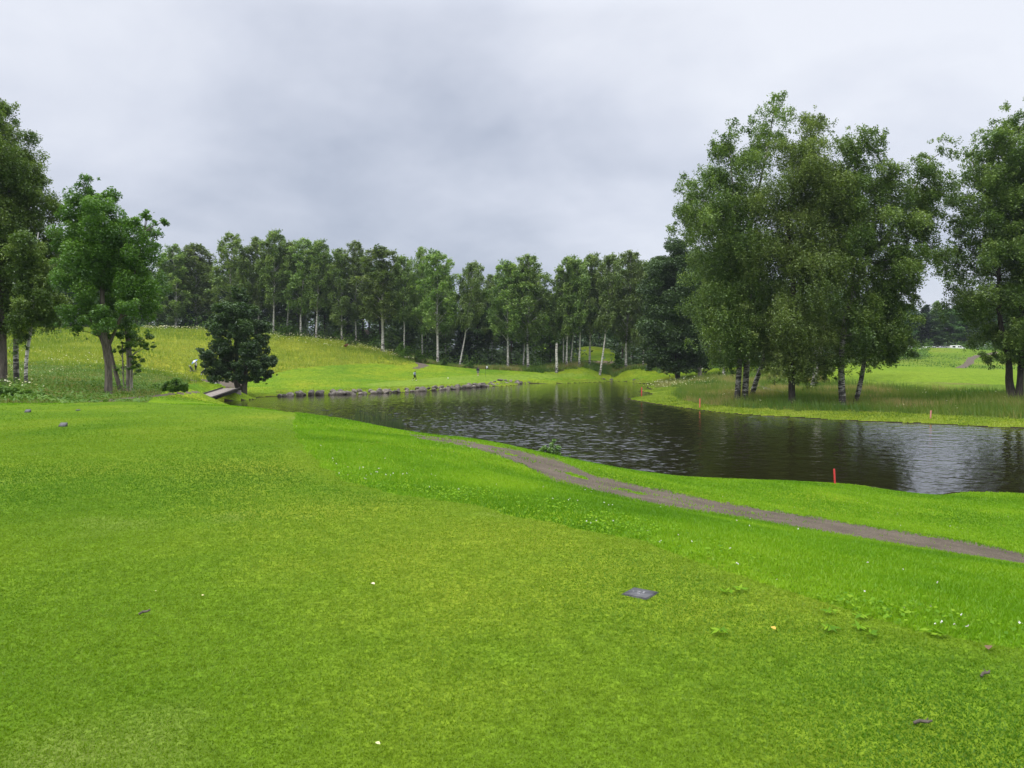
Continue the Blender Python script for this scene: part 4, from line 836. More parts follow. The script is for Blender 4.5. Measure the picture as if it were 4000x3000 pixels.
snag('tree_stump', 'grey broken stump beside the dark oak', 'stump', 2733, 146, 1420, .42, M['dead_wood'])

# bushes on the near bank and by the left path
def leafbush(name, label, u, d, zbase, lumps, n_leaf, ln, wd, leaf, stems=5):
    x, y, z = ground(u, d); z = z if zbase is None else zbase; o = empty(name, (x, y, z), label, 'bush'); cen = []; siz = []; tm = MB()
    for uu, vv, r_ in lumps:
        c = np.array(at(uu, vv, d=d)) - (x, y, z); rr = r_ * d / F
        for s_ in (-.7, 0, .7):
            cen.append(c + (0, s_ * rr, 0)); siz.append(rr * .8)
        limb(tm, (c[0] * .2, 0, -.2), c, .012 + .01 * rr, .05)
    link(bpy.data.objects.new('stem', tm.mesh('stem', M['bark'], True)), o); cm = MB(); crown_leaves(cm, cen, siz, n_leaf, ln, wd, 'broad', flat=.9)
    link(bpy.data.objects.new('foliage', cm.mesh('foliage', leaf)), o); return o
leafbush('bush', 'small leafy bush growing up behind the grass rim of the near bank', 2155, 27, None, [(2165, 1722, 9), (2155, 1738, 14), (2128, 1750, 15), (2180, 1750, 17), (2150, 1760, 22), (2175, 1775, 22), (2115, 1762, 14)], 900, .085, .05, M['ash_leaf'])
leafbush('bush', 'sparse little shoot beside the bush on the near bank', 2222, 26.5, None, [(2226, 1778, 5), (2218, 1787, 6), (2208, 1790, 5)], 60, .07, .04, M['ash_leaf'])
leafbush('bush', 'dense dark green bush beside the trolleys left of the bridge', 690, 70, None, [(660, 1500, 18), (690, 1490, 20), (715, 1505, 20), (640, 1515, 18), (680, 1515, 25), (720, 1520, 15), (612, 1508, 16)], 5200, .2, .12, M['herb'])
leafbush('bush', 'broad leaved dark shrub under the left birches at the tee edge', 60, 37, None, [(0, 1528, 30), (50, 1532, 28), (100, 1540, 26), (150, 1546, 22), (30, 1552, 26), (90, 1556, 22), (190, 1556, 16), (-50, 1530, 35)], 9000, .13, .075, M['herb'])
x, y, z = ground(1350, 183); leafbush('bush', 'small rusty red shrub on the hill meadow', 1350, 176, None, [(1350, 1350, 7), (1356, 1346, 5)], 260, .3, .2, leafmat('rusty leaves', (.2, .07, .02), (.28, .11, .04), (.3, .16, .06)))

# ---------------------------------------------------------------- boulders along the far shore
def stonemat():
    m, nt, out = mat('granite'); tc = N(nt, 'ShaderNodeTexCoord'); p = tc.outputs['Object']; oi = N(nt, 'ShaderNodeObjectInfo')
    f = noise(nt, p, 4, 5, 0.7); c = ramp(nt, f, [(0.3, (0.065, 0.054, 0.042)), (0.5, (0.155, 0.132, 0.106)), (0.7, (0.29, 0.26, 0.22))])
    hs = N(nt, 'ShaderNodeHueSaturation'); nt.links.new(c, hs.inputs['Color']); nt.links.new(math_(nt, 'MULTIPLY_ADD', oi.outputs['Random'], .8, .45), hs.inputs['Value'])
    b = N(nt, 'ShaderNodeBsdfPrincipled'); b.inputs['Roughness'].default_value = .7; nt.links.new(hs.outputs[0], b.inputs['Base Color']); nt.links.new(bump(nt, f, .6, .06), b.inputs['Normal']); nt.links.new(b.outputs[0], out.inputs[0]); return m
M['stone'] = stonemat()
import bmesh
def rockmesh(seed):
    bm = bmesh.new(); bmesh.ops.create_icosphere(bm, subdivisions=3, radius=.5); r_ = np.random.default_rng(seed)
    pl = [(lambda n_: n_ / np.linalg.norm(n_))(r_.normal(size=3)) for _ in range(11)]; of = r_.uniform(.30, .46, 11)
    for v in bm.verts:
        p = np.array(v.co)
        for n_, o_ in zip(pl, of):
            e = p @ n_ - o_
            if e > 0: p = p - n_ * e * .9
        v.co = p * 1.15
    me = bpy.data.meshes.new('boulder'); bm.to_mesh(me); bm.free(); me.materials.append(M['stone'])
    for p in me.polygons: p.use_smooth = False
    return me
rocks = [rockmesh(s) for s in range(9)]
rocku = np.array([p[0] for p in SHORE[3:]]); rockd = np.array([at(p[0], p[1], z=0)[1] for p in SHORE[3:]])
specials_r = {3: 'pale flat slab at the water end of the boulder row near the maple', 12: 'largest square pale boulder in the left part of the row', 13: 'square boulder right beside the largest pale one'}
u = 1085.0; i = 0
while u < 2500:
    s = rng.choice([.5, .65, .8, .95, 1.15]) * rng.uniform(.85, 1.1) * (1.05 if 1240 < u < 1420 else .95) * (0.85 if u > 2000 else 1)
    dd_ = np.interp(u, rocku, rockd); wpx = s * F / dd_
    if not (u > 2080 and rng.random() < .25):
        X, Y, _ = at(u + wpx / 2, 1450, d=dd_ - 0.1 + rng.random() * .5)
        o = bpy.data.objects.new('boulder', rocks[i % 9]); o.location = (X, Y, .06 * s + rng.random() * .16); o.scale = (s * rng.uniform(1.0, 1.3), s * rng.uniform(.8, 1.1), s * rng.uniform(.62, .9)); o.rotation_euler = (rng.normal() * .2, rng.normal() * .2, rng.random() * 6.28)
        link(o); tag(o, specials_r.get(i, 'grey granite boulder in the row edging the far shore below the green'), 'boulder', 'boulders edging the far shore'); i += 1
    u += wpx * rng.choice([.75, .9, 1.1, 1.6])
for u in np.concatenate([np.linspace(1150, 1700, 16), np.linspace(1720, 2030, 22)]):
    dd_ = np.interp(u, rocku, rockd) + rng.uniform(.8, 1.5); s = rng.uniform(.45, .95); X, Y, _ = at(u + rng.normal() * 6, 1450, d=dd_)
    o = bpy.data.objects.new('boulder', rocks[int(rng.integers(9))]); o.location = (X, Y, max(gz(X, Y), .3) + .12 * s); o.scale = (s * 1.1, s, s * .7); o.rotation_euler = (rng.normal() * .3, rng.normal() * .3, rng.random() * 6.28)
    link(o); tag(o, 'grey boulder in the upper course set into the grass edge above the far shore', 'boulder', 'upper boulders of the far shore')
x, y, z = ground(1700, 175); o = bpy.data.objects.new('boulder', rocks[4]); o.location = (x - .9, y, z + .3); o.scale = (1.8, 1.2, 1.0); link(o); tag(o, 'reddish brown boulder at the foot of the path end birch', 'boulder')
o.data = rocks[4].copy(); o.data.materials.clear(); o.data.materials.append(plain('red granite', (.24, .12, .09), .8, var=.4, scale=4))

# ---------------------------------------------------------------- people
M['skin'] = plain('skin', (.55, .34, .25), .6); M['navy'] = plain('navy cloth', (.012, .014, .03), .8); M['black'] = plain('black cloth', (.01, .01, .012), .8); M['grey_cloth'] = plain('grey cloth', (.2, .2, .23), .85)
M['blue_cloth'] = plain('grey blue cloth', (.14, .2, .33), .8); M['white_cloth'] = plain('white cloth', (.72, .72, .74), .8); M['hair'] = plain('dark hair', (.03, .02, .015), .7); M['cap'] = plain('cream cap', (.5, .48, .25), .8); M['white'] = plain('white paint', (.8, .8, .8), .35)
def skinmesh(name, pts, edges, rad, m, parent, root=0, lv=1):
    me = bpy.data.meshes.new(name); me.from_pydata([tuple(p) for p in pts], edges, []); me.materials.append(m)
    o = link(bpy.data.objects.new(name, me), parent); o.modifiers.new('skin', 'SKIN').use_smooth_shade = True
    for i, r in enumerate(rad): me.skin_vertices[0].data[i].radius = (r, r) if np.isscalar(r) else r
    me.skin_vertices[0].data[root].use_root = True; s = o.modifiers.new('sub', 'SUBSURF'); s.levels = lv; s.render_levels = lv; return o
def person(label, x, y, z, rz, J, mats, hair='hair', shorts=False, panel=None):
    """J: joints in metres, x forward, y left, z up"""
    o = empty('person', (x, y, z), label, 'person', rz=rz); P = []; E = []; R = []; ix = {}
    def jt(n_, p, r, par=None):
        ix[n_] = len(P); P.append(np.array(p, float)); R.append(r)
        if par: E.append((ix[par], ix[n_]))
    jt('pelvis', J['pelvis'], (.15, .12)); jt('belly', J['belly'], (.14, .11), 'pelvis'); jt('chest', J['chest'], (.165, .12), 'belly'); jt('neck', J['neck'], .055, 'chest'); jt('chin', np.array(J['head']) + (.01, 0, -.08), .075, 'neck'); jt('head', J['head'], (.085, .1), 'chin'); jt('crownp', np.array(J['head']) + (0, 0, .09), .07, 'head')
    jt('nose', np.array(J['head']) + (.105, 0, -.02), .014, 'head')
    for s in 'lr':
        jt('sh' + s, J['sh' + s], .065, 'chest'); jt('el' + s, J['el' + s], .042, 'sh' + s); jt('wr' + s, J['wr' + s], .028, 'el' + s)
        dv = P[-1] - P[-2]; dv /= np.linalg.norm(dv); side = np.cross(dv, (0, 1, 0)); side /= np.linalg.norm(side) + 1e-6; jt('pa' + s, P[-1] + dv * .07, .026, 'wr' + s); base = P[-1]
        for q in range(4): jt(f'f{q}{s}', base + dv * (.05 + .025 * math.sin(q + .6)) + side * (q - 1.5) * .021, .009, 'pa' + s); jt(f'g{q}{s}', P[-1] + dv * .035 + np.array([.012, 0, 0]), .007, f'f{q}{s}')
        jt('t' + s, base - dv * .02 + side * .045, .010, 'pa' + s); jt('u' + s, P[-1] + dv * .04, .008, 't' + s)
        jt('hi' + s, J['hi' + s], .09, 'pelvis'); jt('kn' + s, J['kn' + s], .062, 'hi' + s); jt('an' + s, J['an' + s], .038, 'kn' + s); jt('to' + s, np.array(J['an' + s]) + np.array(J.get('toe' + s, (.16, 0, -.05))), .03, 'an' + s)
    skinmesh('body', P, E, R, M['skin'], o)
    g = lambda *n_: [P[ix[k_]] for k_ in n_]
    skinmesh('jacket', g('pelvis', 'belly', 'chest', 'neck', 'shl', 'ell', 'wrl', 'shr', 'elr', 'wrr') , [(0, 1), (1, 2), (2, 3), (2, 4), (4, 5), (5, 6), (2, 7), (7, 8), (8, 9)], [(.185, .15), (.175, .14), (.195, .15), .075, .09, .066, .048, .09, .066, .048], mats[0], o, root=1)
    low = 'kn' if shorts else 'an'
    if shorts: pl = g('pelvis', 'hil', 'knl', 'hir', 'knr'); skinmesh('shorts', pl, [(0, 1), (1, 2), (0, 3), (3, 4)], [(.17, .14), .115, .095, .115, .095], mats[1], o)
    else: pl = g('pelvis', 'hil', 'knl', 'anl', 'hir', 'knr', 'anr'); skinmesh('trousers', pl, [(0, 1), (1, 2), (2, 3), (0, 4), (4, 5), (5, 6)], [(.17, .14), .115, .085, .062, .115, .085, .062], mats[1], o)
    for s in 'lr':
        a, b = P[ix['an' + s]], P[ix['to' + s]]; skinmesh('shoe', [a + (0, 0, -.01), a + (b - a) * .4 + (0, 0, -.045), b + (.03, 0, 0), a + np.array([-.05, 0, -.05])], [(0, 1), (1, 2), (1, 3)], [.05, .055, .042, .05], mats[2], o)
    h = np.array(J['head'])
    if hair == 'cap':
        mb = MB(); lathe(mb, [(.108, .0), (.112, .05), (.09, .1), (.04, .125), (.001, .13)], 14, Matrix.Translation(Vector(h + (0, 0, .0)))); box(mb, h + (.14, 0, .02), (.13, .15, .014)); mb.build('cap', M['cap'], o, smooth=True)
    mb = MB(); lathe(mb, [(.06, -.09), (.1, -.03), (.112, .04), (.09, .1), (.04, .13), (.001, .135)], 14, Matrix.Translation(Vector(h + (-.022, 0, -.01)))); mb.build('hair', M['hair'], o, smooth=True)
    if panel is not None:
        mb = MB(); c = (np.array(J['chest']) + np.array(J['belly'])) / 2 + (-.185, 0, .05); box(mb, c, (.05, .26, .34)); mb.build('vest_back', panel, o)
    return o
stand = dict(pelvis=(0, 0, .93), belly=(0, 0, 1.1), chest=(.01, 0, 1.33), neck=(.02, 0, 1.5), head=(.05, 0, 1.66), shl=(0, .19, 1.42), shr=(0, -.19, 1.42), ell=(-.02, .26, 1.14), elr=(-.02, -.26, 1.14), wrl=(.05, .25, .9), wrr=(.05, -.25, .9), hil=(0, .1, .88), hir=(0, -.1, .88), knl=(.02, .11, .48), knr=(.02, -.11, .48), anl=(0, .12, .09), anr=(0, -.12, .09))
walk = dict(stand); walk.update(chest=(.05, 0, 1.32), neck=(.08, 0, 1.49), head=(.12, 0, 1.64), knl=(.22, .1, .5), anl=(.2, .1, .09), knr=(-.06, -.1, .48), anr=(-.42, -.1, .2), toer=(.1, 0, -.12), ell=(-.14, .25, 1.15), wrl=(-.02, .24, .95), elr=(.1, -.25, 1.15), wrr=(.3, -.2, 1.05), shl=(.04, .19, 1.41), shr=(.04, -.19, 1.41))
hold = dict(stand); hold.update(elr=(.05, -.24, 1.16), wrr=(.24, -.14, 1.22))
x, y, z = hit(1620, 1487); person('person in a grey blue vest and black trousers striding right across the green', x, y, z, -.25, walk, (M['blue_cloth'], M['black'], M['white']), panel=M['white_cloth'])
x, y, z = hit(1867, 1469); person('person in a dark jacket and grey shorts standing still left of the flag', x, y, z, 1.57, stand, (M['navy'], M['grey_cloth'], M['white']), hair='cap', shorts=True)
px, py, pz = ground(765, 132); pz += .0
person('person in a white top and black trousers standing under an umbrella by the trolleys', px, py, pz, -.2, hold, (M['white_cloth'], M['black'], M['black']))

def umbrella():
    o = empty('umbrella', (px + .2, py - .19, pz + 1.22), 'open blue and white golf umbrella held tilted left above the person by the trolleys', 'umbrella'); o.rotation_euler = (.25, -.62, 0)
    mb = MB(); tube(mb, [(0, 0, -.15), (0, 0, .75)], .012, 6); tube(mb, [(0, 0, -.2), (0, 0, -.04)], .022, 8); mb.build('shaft', M['black'], o)
    n_ = 8
    for nm, mt, par in (('canopy', M['white'], 0), ('blue_panel', plain('blue cloth', (.12, .22, .6), .5), 1)):
        mb = MB()
        for k_ in range(n_):
            if k_ % 2 != par: continue
            a0, a1 = k_ * 2 * PI / n_, (k_ + 1) * 2 * PI / n_; rr = [.0, .25, .48, .66]; zz = [.74, .70, .6, .44]
            for j in range(3):
                sag = lambda a, r: (r * math.cos(a), r * math.sin(a))
                p = [(*sag(a0, rr[j]), zz[j]), (*sag(a0, rr[j + 1]), zz[j + 1]), (*sag(a1, rr[j + 1]), zz[j + 1]), (*sag(a1, rr[j]), zz[j])]
                mb.add(p + [(q[0], q[1], q[2] - .006) for q in p], [(0, 1, 2, 3), (7, 6, 5, 4)])
        mb.build(nm, mt, o)
umbrella()

# ---------------------------------------------------------------- golf trolleys with bags
M['rubber'] = plain('rubber', (.02, .02, .02), .8); M['alu'] = plain('aluminium', (.6, .6, .62), .35, .9); M['bag_grey'] = plain('grey bag', (.22, .22, .24), .7)
def trolley(label, u, d, rz, bagm):
    x, y, z = ground(u, d); o = empty('golf_trolley', (x, y, z), label, 'golf trolley', 'golf trolleys parked by the path', rz)
    mb = MB(); tube(mb, [(-.1, 0, .15), (.55, 0, .95), (.75, 0, 1.02)], .018, 6); tube(mb, [(0, -.34, .14), (0, .34, .14)], .014, 6); tube(mb, [(-.1, 0, .15), (.5, 0, .12)], .016, 6); tube(mb, [(.75, -.12, 1.02), (.75, .12, 1.02)], .02, 6); mb.build('frame', M['alu'], o)
    for s_, xx, rr in ((-1, 0, .15), (1, 0, .15), (0, .52, .12)):
        w = link(bpy.data.objects.new('wheel', None), o); w.location = (xx, s_ * .34, rr)
        mb = MB(); Mx = Matrix.Rotation(PI / 2, 4, 'X'); lathe(mb, [(rr * .72, -.025), (rr, -.02), (rr, .02), (rr * .72, .025), (rr * .72, -.025)], 16, Mx); mb.build('tyre', M['rubber'], w, True)
        mb = MB(); lathe(mb, [(.02, -.02), (rr * .72, -.015), (rr * .72, .015), (.02, .02)], 16, Mx); mb.build('rim', M['white'], w)
    mb = MB(); q = Matrix.Translation((-.06, 0, .2)) @ Matrix.Rotation(.66, 4, 'Y'); lathe(mb, [(.001, 0), (.13, 0), (.14, .08), (.125, .5), (.15, .8), (.15, .86), (.12, .86), (.11, .7)], 14, q); box(mb, tuple(q @ Vector((-.13, 0, .35))), (.1, .2, .4), rot=Matrix.Rotation(.66, 3, 'Y')); b = mb.build('bag', bagm, o)
    mb = MB()
    for k_ in range(7):
        a = k_ * .9; p0 = q @ Vector((.07 * math.cos(a), .07 * math.sin(a), .7)); p1 = q @ Vector((.09 * math.cos(a), .09 * math.sin(a), 1.02 + .06 * (k_ % 3))); tube(mb, [p0, p1], .007, 4); box(mb, p1, (.1, .05, .05), a)
    mb.build('club', M['alu'], b)
trolley('dark golf bag on a trolley left of the person with the umbrella', 750, 131, 2.6, M['black'])
trolley('golf trolley with a black bag and pale wheels right of the person with the umbrella', 787, 131, .3, M['black'])
trolley('golf trolley with a grey bag under the left branches of the maple', 818, 128, .2, M['bag_grey'])
trolley('golf trolley with a black bag nearest to the footbridge', 848, 126, 2.9, M['black'])

# ---------------------------------------------------------------- footbridge
def bridge():
    a = np.array(at(775, 1530, d=77)); b = np.array(at(905, 1513, d=95)); a[2] = gz(a[0], a[1]) + .12; b[2] = gz(b[0], b[1]) + .14
    ln_ = np.linalg.norm(b - a); o = empty('footbridge', tuple((a + b) / 2), 'low flat wooden footbridge with dark edge beams beside the maple', 'bridge'); o.rotation_euler = (0, -math.asin((b[2] - a[2]) / ln_), math.atan2(b[1] - a[1], b[0] - a[0]))
    wood = plain('weathered planks', (.3, .26, .23), .8, var=.35, scale=3); dark = plain('dark timber', (.035, .028, .024), .85)
    mb = MB()
    for k_ in range(int(ln_ / .2)): box(mb, (-ln_ / 2 + .1 + k_ * .2, 0, rng.normal() * .004), (.18, 2.0, .05), tint=rng.random())
    mb.build('deck', wood, o)
    for s_ in (-1, 1):
        mb = MB(); box(mb, (0, s_ * 1.04, .06), (ln_, .1, .2)); mb.build('edge_beam', dark, o); mb = MB(); box(mb, (0, s_ * .7, -.2), (ln_ - .4, .18, .32)); mb.build('girder', dark, o)
    for s_ in (-1, 1):
        mb = MB(); box(mb, (s_ * (ln_ / 2 - .4), 0, -.7), (.5, 2.3, .9)); mb.build('abutment', plain('abutment stone', (.2, .18, .16), .9, var=.3), o)
bridge()

# ---------------------------------------------------------------- flag, hazard stakes, tee markers and small things
def flag():
    x, y, z = hit(1897, 1473); o = empty('golf_flag', (x, y, z), 'black flag with a white number nine on a thin pole in the green', 'golf flag')
    mb = MB(); tube(mb, [(0, 0, -.1), (0, 0, 2.2)], .022, 8); mb.build('pole', plain('dark pole', (.03, .045, .02), .5), o)
    mb = MB(); nx, nz = 12, 8; g = lambda i, j, s_: (.02 + .5 * i / nx, .04 * math.sin(i * .8 + j * .2) + s_ * .003, 1.55 + .62 * j / nz - .03 * i / nx * i / nx)
    for s_ in (-1, 1):
        v = [g(i, j, s_) for i in range(nx + 1) for j in range(nz + 1)]; f = [(i * (nz + 1) + j, (i + 1) * (nz + 1) + j, (i + 1) * (nz + 1) + j + 1, i * (nz + 1) + j + 1) for i in range(nx) for j in range(nz)]; mb.add(v, f)
    fl = mb.build('cloth', M['black'], o, True)
    cu = bpy.data.curves.new('numeral', 'FONT'); cu.body = '9'; cu.size = .66; cu.align_x = 'CENTER'; cu.align_y = 'CENTER'; cu.extrude = .004; cu.offset = .028
    t = bpy.data.objects.new('numeral', cu); dg = bpy.context.evaluated_depsgraph_get(); C.objects.link(t); dg.update(); me = bpy.data.meshes.new_from_object(t.evaluated_get(dg)); C.objects.unlink(t); bpy.data.objects.remove(t)
    me.materials.clear(); me.materials.append(M['white']); n_ = link(bpy.data.objects.new('numeral', me), fl); n_.location = (.24, -.055, 1.86); n_.rotation_euler = (PI / 2, 0, 0)
flag()
red = plain('red paint', (.55, .04, .045), .45, var=.15, scale=9)
def stake(u, d, vtop, label, tilt=0, m=red, r=.035):
    x, y, z = ground(u, d); h_ = ZC + (1400 - vtop) * d / F - z; mb = MB(); tube(mb, [(0, 0, -.3), (0, 0, h_ - .02), (0, 0, h_)], [r, r, r * .8], 10); o = mb.build('hazard_stake', m, smooth=False); o.location = (x, y, z); o.rotation_euler = (0, tilt, 0); tag(o, label, 'stake', 'red water hazard stakes')
stake(3268, 27.6, 1833, 'bright red stake leaning slightly left on the near grass rim', -.07, r=.034)
stake(3638, 62.5, 1603, 'faded red stake in the long grass at the right of the far bank', .05, plain('faded red paint', (.5, .2, .17), .6, var=.2), .06)
stake(2735, 77.5, 1557, 'orange red stake on the mown edge of the far spit', 0, plain('orange red paint', (.6, .12, .09), .5), .06)
stake(2507, 104, 1513, 'small red stake at the tip of the far spit', 0, r=.07)

M['slate'] = plain('dark slate', (.06, .06, .065), .55, var=.35, scale=30); M['slate_top'] = plain('grey slate face', (.11, .11, .12), .5, var=.25, scale=25)
def wedge(u, v, w, label, shut=False):
    x, y, z = hit(u, v); o = empty('tee_marker', (x, y, z), label, 'tee marker', 'wedge shaped tee markers', .12)
    h_ = w * (.62 if not shut else .3); d_ = w * .8; mb = MB(); p = [(-w / 2, -d_ / 2, -.01), (w / 2, -d_ / 2, -.01), (w / 2, d_ / 2, -.01), (-w / 2, d_ / 2, -.01), (-w / 2, -d_ / 2, .025), (w / 2, -d_ / 2, .025), (w / 2, d_ / 2, h_), (-w / 2, d_ / 2, h_)]
    mb.add(p, [(0, 1, 5, 4), (1, 2, 6, 5), (2, 3, 7, 6), (3, 0, 4, 7), (0, 3, 2, 1), (4, 5, 6, 7)]); mb.build('body', M['slate'], o)
    n_ = np.array((0, -(h_ - .025), d_)); n_ = n_ / np.linalg.norm(n_) * .004; q = np.array([(-w * .45, -d_ * .45, .025 + .05 * (h_ - .025)), (w * .45, -d_ * .45, .025 + .05 * (h_ - .025)), (w * .45, d_ * .45, .025 + .95 * (h_ - .025)), (-w * .45, d_ * .45, .025 + .95 * (h_ - .025))]) + n_
    mb = MB(); mb.add(np.vstack([q, q - n_ * .9]), [(0, 1, 2, 3), (0, 4, 5, 1), (1, 5, 6, 2), (2, 6, 7, 3), (3, 7, 4, 0)]); mb.build('face', M['slate_top'], o)
wedge(246, 1667, .17, 'larger grey faced wedge marker on the near left of the tee')
wedge(108, 1611, .16, 'black wedge marker farther left on the tee')
wedge(305, 1604, .12, 'low dark marker lying flat near the far end of the tee', True)

def plate():
    x, y, z = hit(2500, 2320); o = empty('tee_plate', (x, y, z - .010), 'square dark slate plate set flush in the turf of the tee', 'plaque', rz=-.62)
    mb = MB(); w = .098; box(mb, (0, 0, 0), (2 * w, 2 * w, .03), taper=.97); mb.build('slab', M['slate'], o)
    mb = MB(); box(mb, (0, 0, .017), (1.8 * w, 1.8 * w, .004)); f = mb.build('face', plain('worn slate face', (.09, .09, .10), .45, var=.5, scale=18), o)
    mb = MB()
    for xx, yy, a, l in ((-.016, .016, .3, .022), (.024, .008, 1.2, .015), (.0, -.024, .2, .018), (-.05, .0, .1, .01), (.016, .036, .6, .014)): box(mb, (xx, yy, .0205), (l, .009, .002), a)
    mb.build('worn_mark', plain('pale wear', (.4, .4, .42), .6), f)
plate()

def twig(u, v, l, rz, label):
    x, y, z = hit(u, v); mb = MB(); tube(mb, [(-l / 2, 0, 0), (-l / 6, .006, .012), (l / 4, -.004, .016), (l / 2, .004, .022)], [.007, .008, .007, .004], 6); tube(mb, [(l / 8, 0, .014), (l / 3, .03, .02)], [.004, .002], 5)
    o = mb.build('twig', M['bark'], smooth=True); o.location = (x, y, z + .012); o.rotation_euler = (0, 0, rz); tag(o, label, 'twig')
twig(565, 2406, .07, .2, 'short grey twig lying on the left of the tee'); twig(3605, 2842, .075, -.35, 'crumbled brown twig near the lower right of the tee'); twig(3850, 2650, .06, .3, 'small dark twig at the right edge of the tee')
def fallen(u, v, s_, col, label):
    x, y, z = hit(u, v); mb = MB(); t = np.linspace(0, 1, 7); wv = np.sin(t * PI) ** .8 * .32
    top = [(tt - .5, w_, .1 * math.sin(tt * 3) + .12 * w_) for tt, w_ in zip(t, wv)]; mid = [(tt - .5, 0, .1 * math.sin(tt * 3)) for tt in t]; bot = [(tt - .5, -w_, .1 * math.sin(tt * 3) + .2 * w_) for tt, w_ in zip(t, wv)]
    p = np.array(top + mid + bot) * s_; f = [(i, i + 7, i + 8, i + 1) for i in range(6)] + [(i + 7, i + 14, i + 15, i + 8) for i in range(6)]; mb.add(p, f)
    o = mb.build('fallen_leaf', plain('dry leaf', col, .6), smooth=True); o.location = (x, y, z + .022); o.rotation_euler = (.2, .1, u); tag(o, label, 'leaf')
fallen(1457, 2293, .036, (.75, .62, .45), 'pale pinkish leaf on the middle of the tee'); fallen(3021, 2468, .042, (.6, .38, .05), 'yellow leaf on the right of the tee'); fallen(793, 2338, .026, (.7, .62, .3), 'small yellowish leaf left of the middle on the tee'); fallen(1476, 2925, .026, (.6, .6, .3), 'little pale leaf near the bottom of the tee'); fallen(3862, 2545, .06, (.14, .08, .035), 'brown crumpled leaf at the right rim of the tee'); fallen(606, 2322, .024, (.65, .6, .3), 'tiny straw coloured leaf on the left of the tee')

x, y, z = hit(1750, 1480); mb = MB(); lathe(mb, [(.001, 0), (.05, 0), (.06, .02), (.07, .24), (.05, .3), (.001, .31)], 12); o = mb.build('white_marker', M['white'], smooth=True); o.location = (x, y, z); tag(o, 'small white marker standing on the green left of the flag', 'marker')

# ---------------------------------------------------------------- vehicles in the far car park
M['glass'] = plain('dark glass', (.01, .012, .014), .08); M['silver'] = plain('silver paint', (.45, .46, .48), .3, .3); M['lamp'] = plain('lamp glass', (.7, .7, .7), .15); M['tail'] = plain('tail lamp', (.5, .03, .03), .2)
def vehicle(name, label, cat, x, y, z, rz, paint, prof, W_, wheels, wr, wins, group=None, rear=None):
    """prof: side outline (x forward, z) closed; wins: side window outlines"""
    o = empty(name, (x, y, z), label, cat, group, rz); n_ = len(prof); mb = MB(); zt_ = max(p[1] for p in prof)
    ins = lambda p: W_ / 2 * (1 - .16 * max(0, (p[1] - .95) / (zt_ - .95)))
    L_ = [(p[0], ins(p), p[1]) for p in prof]; R2 = [(p[0], -ins(p), p[1]) for p in prof]
    bm = bmesh.new(); a = [bm.verts.new(p) for p in L_]; b = [bm.verts.new(p) for p in R2]; bm.faces.new(a); bm.faces.new(b[::-1])
    for i in range(n_): bm.faces.new((a[i], b[i], b[(i + 1) % n_], a[(i + 1) % n_]))
    bmesh.ops.recalc_face_normals(bm, faces=bm.faces); me = bpy.data.meshes.new('body'); bm.to_mesh(me); bm.free(); me.materials.append(paint); body = link(bpy.data.objects.new('body', me), o); bv = body.modifiers.new('bevel', 'BEVEL'); bv.width = .05; bv.segments = 2
    for w_ in wins:
        for s_ in (-1, 1):
            mb = MB(); v = [(p[0], s_ * (ins(p) + .006), p[1]) for p in w_]; m_ = len(v); vi = [(q[0], q[1] - s_ * .03, q[2]) for q in v]; f = [(0, i, i + 1) for i in range(1, m_ - 1)] + [(i, (i + 1) % m_, m_ + (i + 1) % m_) for i in range(m_)] + [(i, m_ + (i + 1) % m_, m_ + i) for i in range(m_)]; mb.add(v + vi, f); mb.build('window', M['glass'], body)
    for i0, i1 in ((rear or [])):
        p, q = np.array(prof[i0]), np.array(prof[i1]); nrm = np.array([-(q - p)[1], (q - p)[0]]); nrm /= np.linalg.norm(nrm); c0 = p + (q - p) * .1; c1 = p + (q - p) * .88
        sg = 1 if (nrm @ ((p + q) / 2 - np.array([0, .9]))) > 0 else -1; off = nrm * sg * .008
        mb = MB(); v = []
        for c in (c0, c1):
            for s_ in (-1, 1): v.append((c[0] + off[0], s_ * (ins(c) - .1), c[1] + off[1]))
        mb.add(v + [(q_[0] - off[0] * 4, q_[1], q_[2] - off[1] * 4) for q_ in v], [(0, 1, 3, 2), (0, 4, 5, 1), (2, 3, 7, 6), (0, 2, 6, 4), (1, 5, 7, 3)]); mb.build('windscreen', M['glass'], body)
    for xx in wheels:
        for s_ in (-1, 1):
            w_ = link(bpy.data.objects.new('wheel', None), o); w_.location = (xx, s_ * (W_ / 2 - .09), wr); Mx = Matrix.Rotation(PI / 2, 4, 'X')
            mb = MB(); lathe(mb, [(wr * .62, -.11), (wr, -.1), (wr, .1), (wr * .62, .11), (wr * .62, -.11)], 20, Mx); mb.build('tyre', M['rubber'], w_, True); mb = MB(); lathe(mb, [(.02, -.1), (wr * .62, -.08), (wr * .62, .08), (.02, .1)], 20, Mx); mb.build('rim', M['alu'], w_)
    x1 = max(p[0] for p in prof); x0 = min(p[0] for p in prof)
    for s_ in (-1, 1):
        mb = MB(); box(mb, (x1 - .03, s_ * W_ * .36, .72), (.1, .3, .14)); mb.build('headlight', M['lamp'], o); mb = MB(); box(mb, (x0 + .03, s_ * W_ * .4, .9), (.09, .12, .3)); mb.build('tail_light', M['tail'], o)
    return o
VAN = [(-2.2, .35), (-2.25, .9), (-2.15, 1.55), (-2.0, 1.8), (.3, 1.84), (.75, 1.74), (1.45, 1.12), (2.1, .98), (2.25, .7), (2.2, .32)]
VW = [[(-1.9, 1.1), (-1.85, 1.58), (-.95, 1.62), (-.95, 1.1)], [(-.1, 1.12), (-.1, 1.62), (.3, 1.62), (.3, 1.12)], [(.42, 1.12), (.42, 1.62), (.72, 1.58), (1.2, 1.14)]]
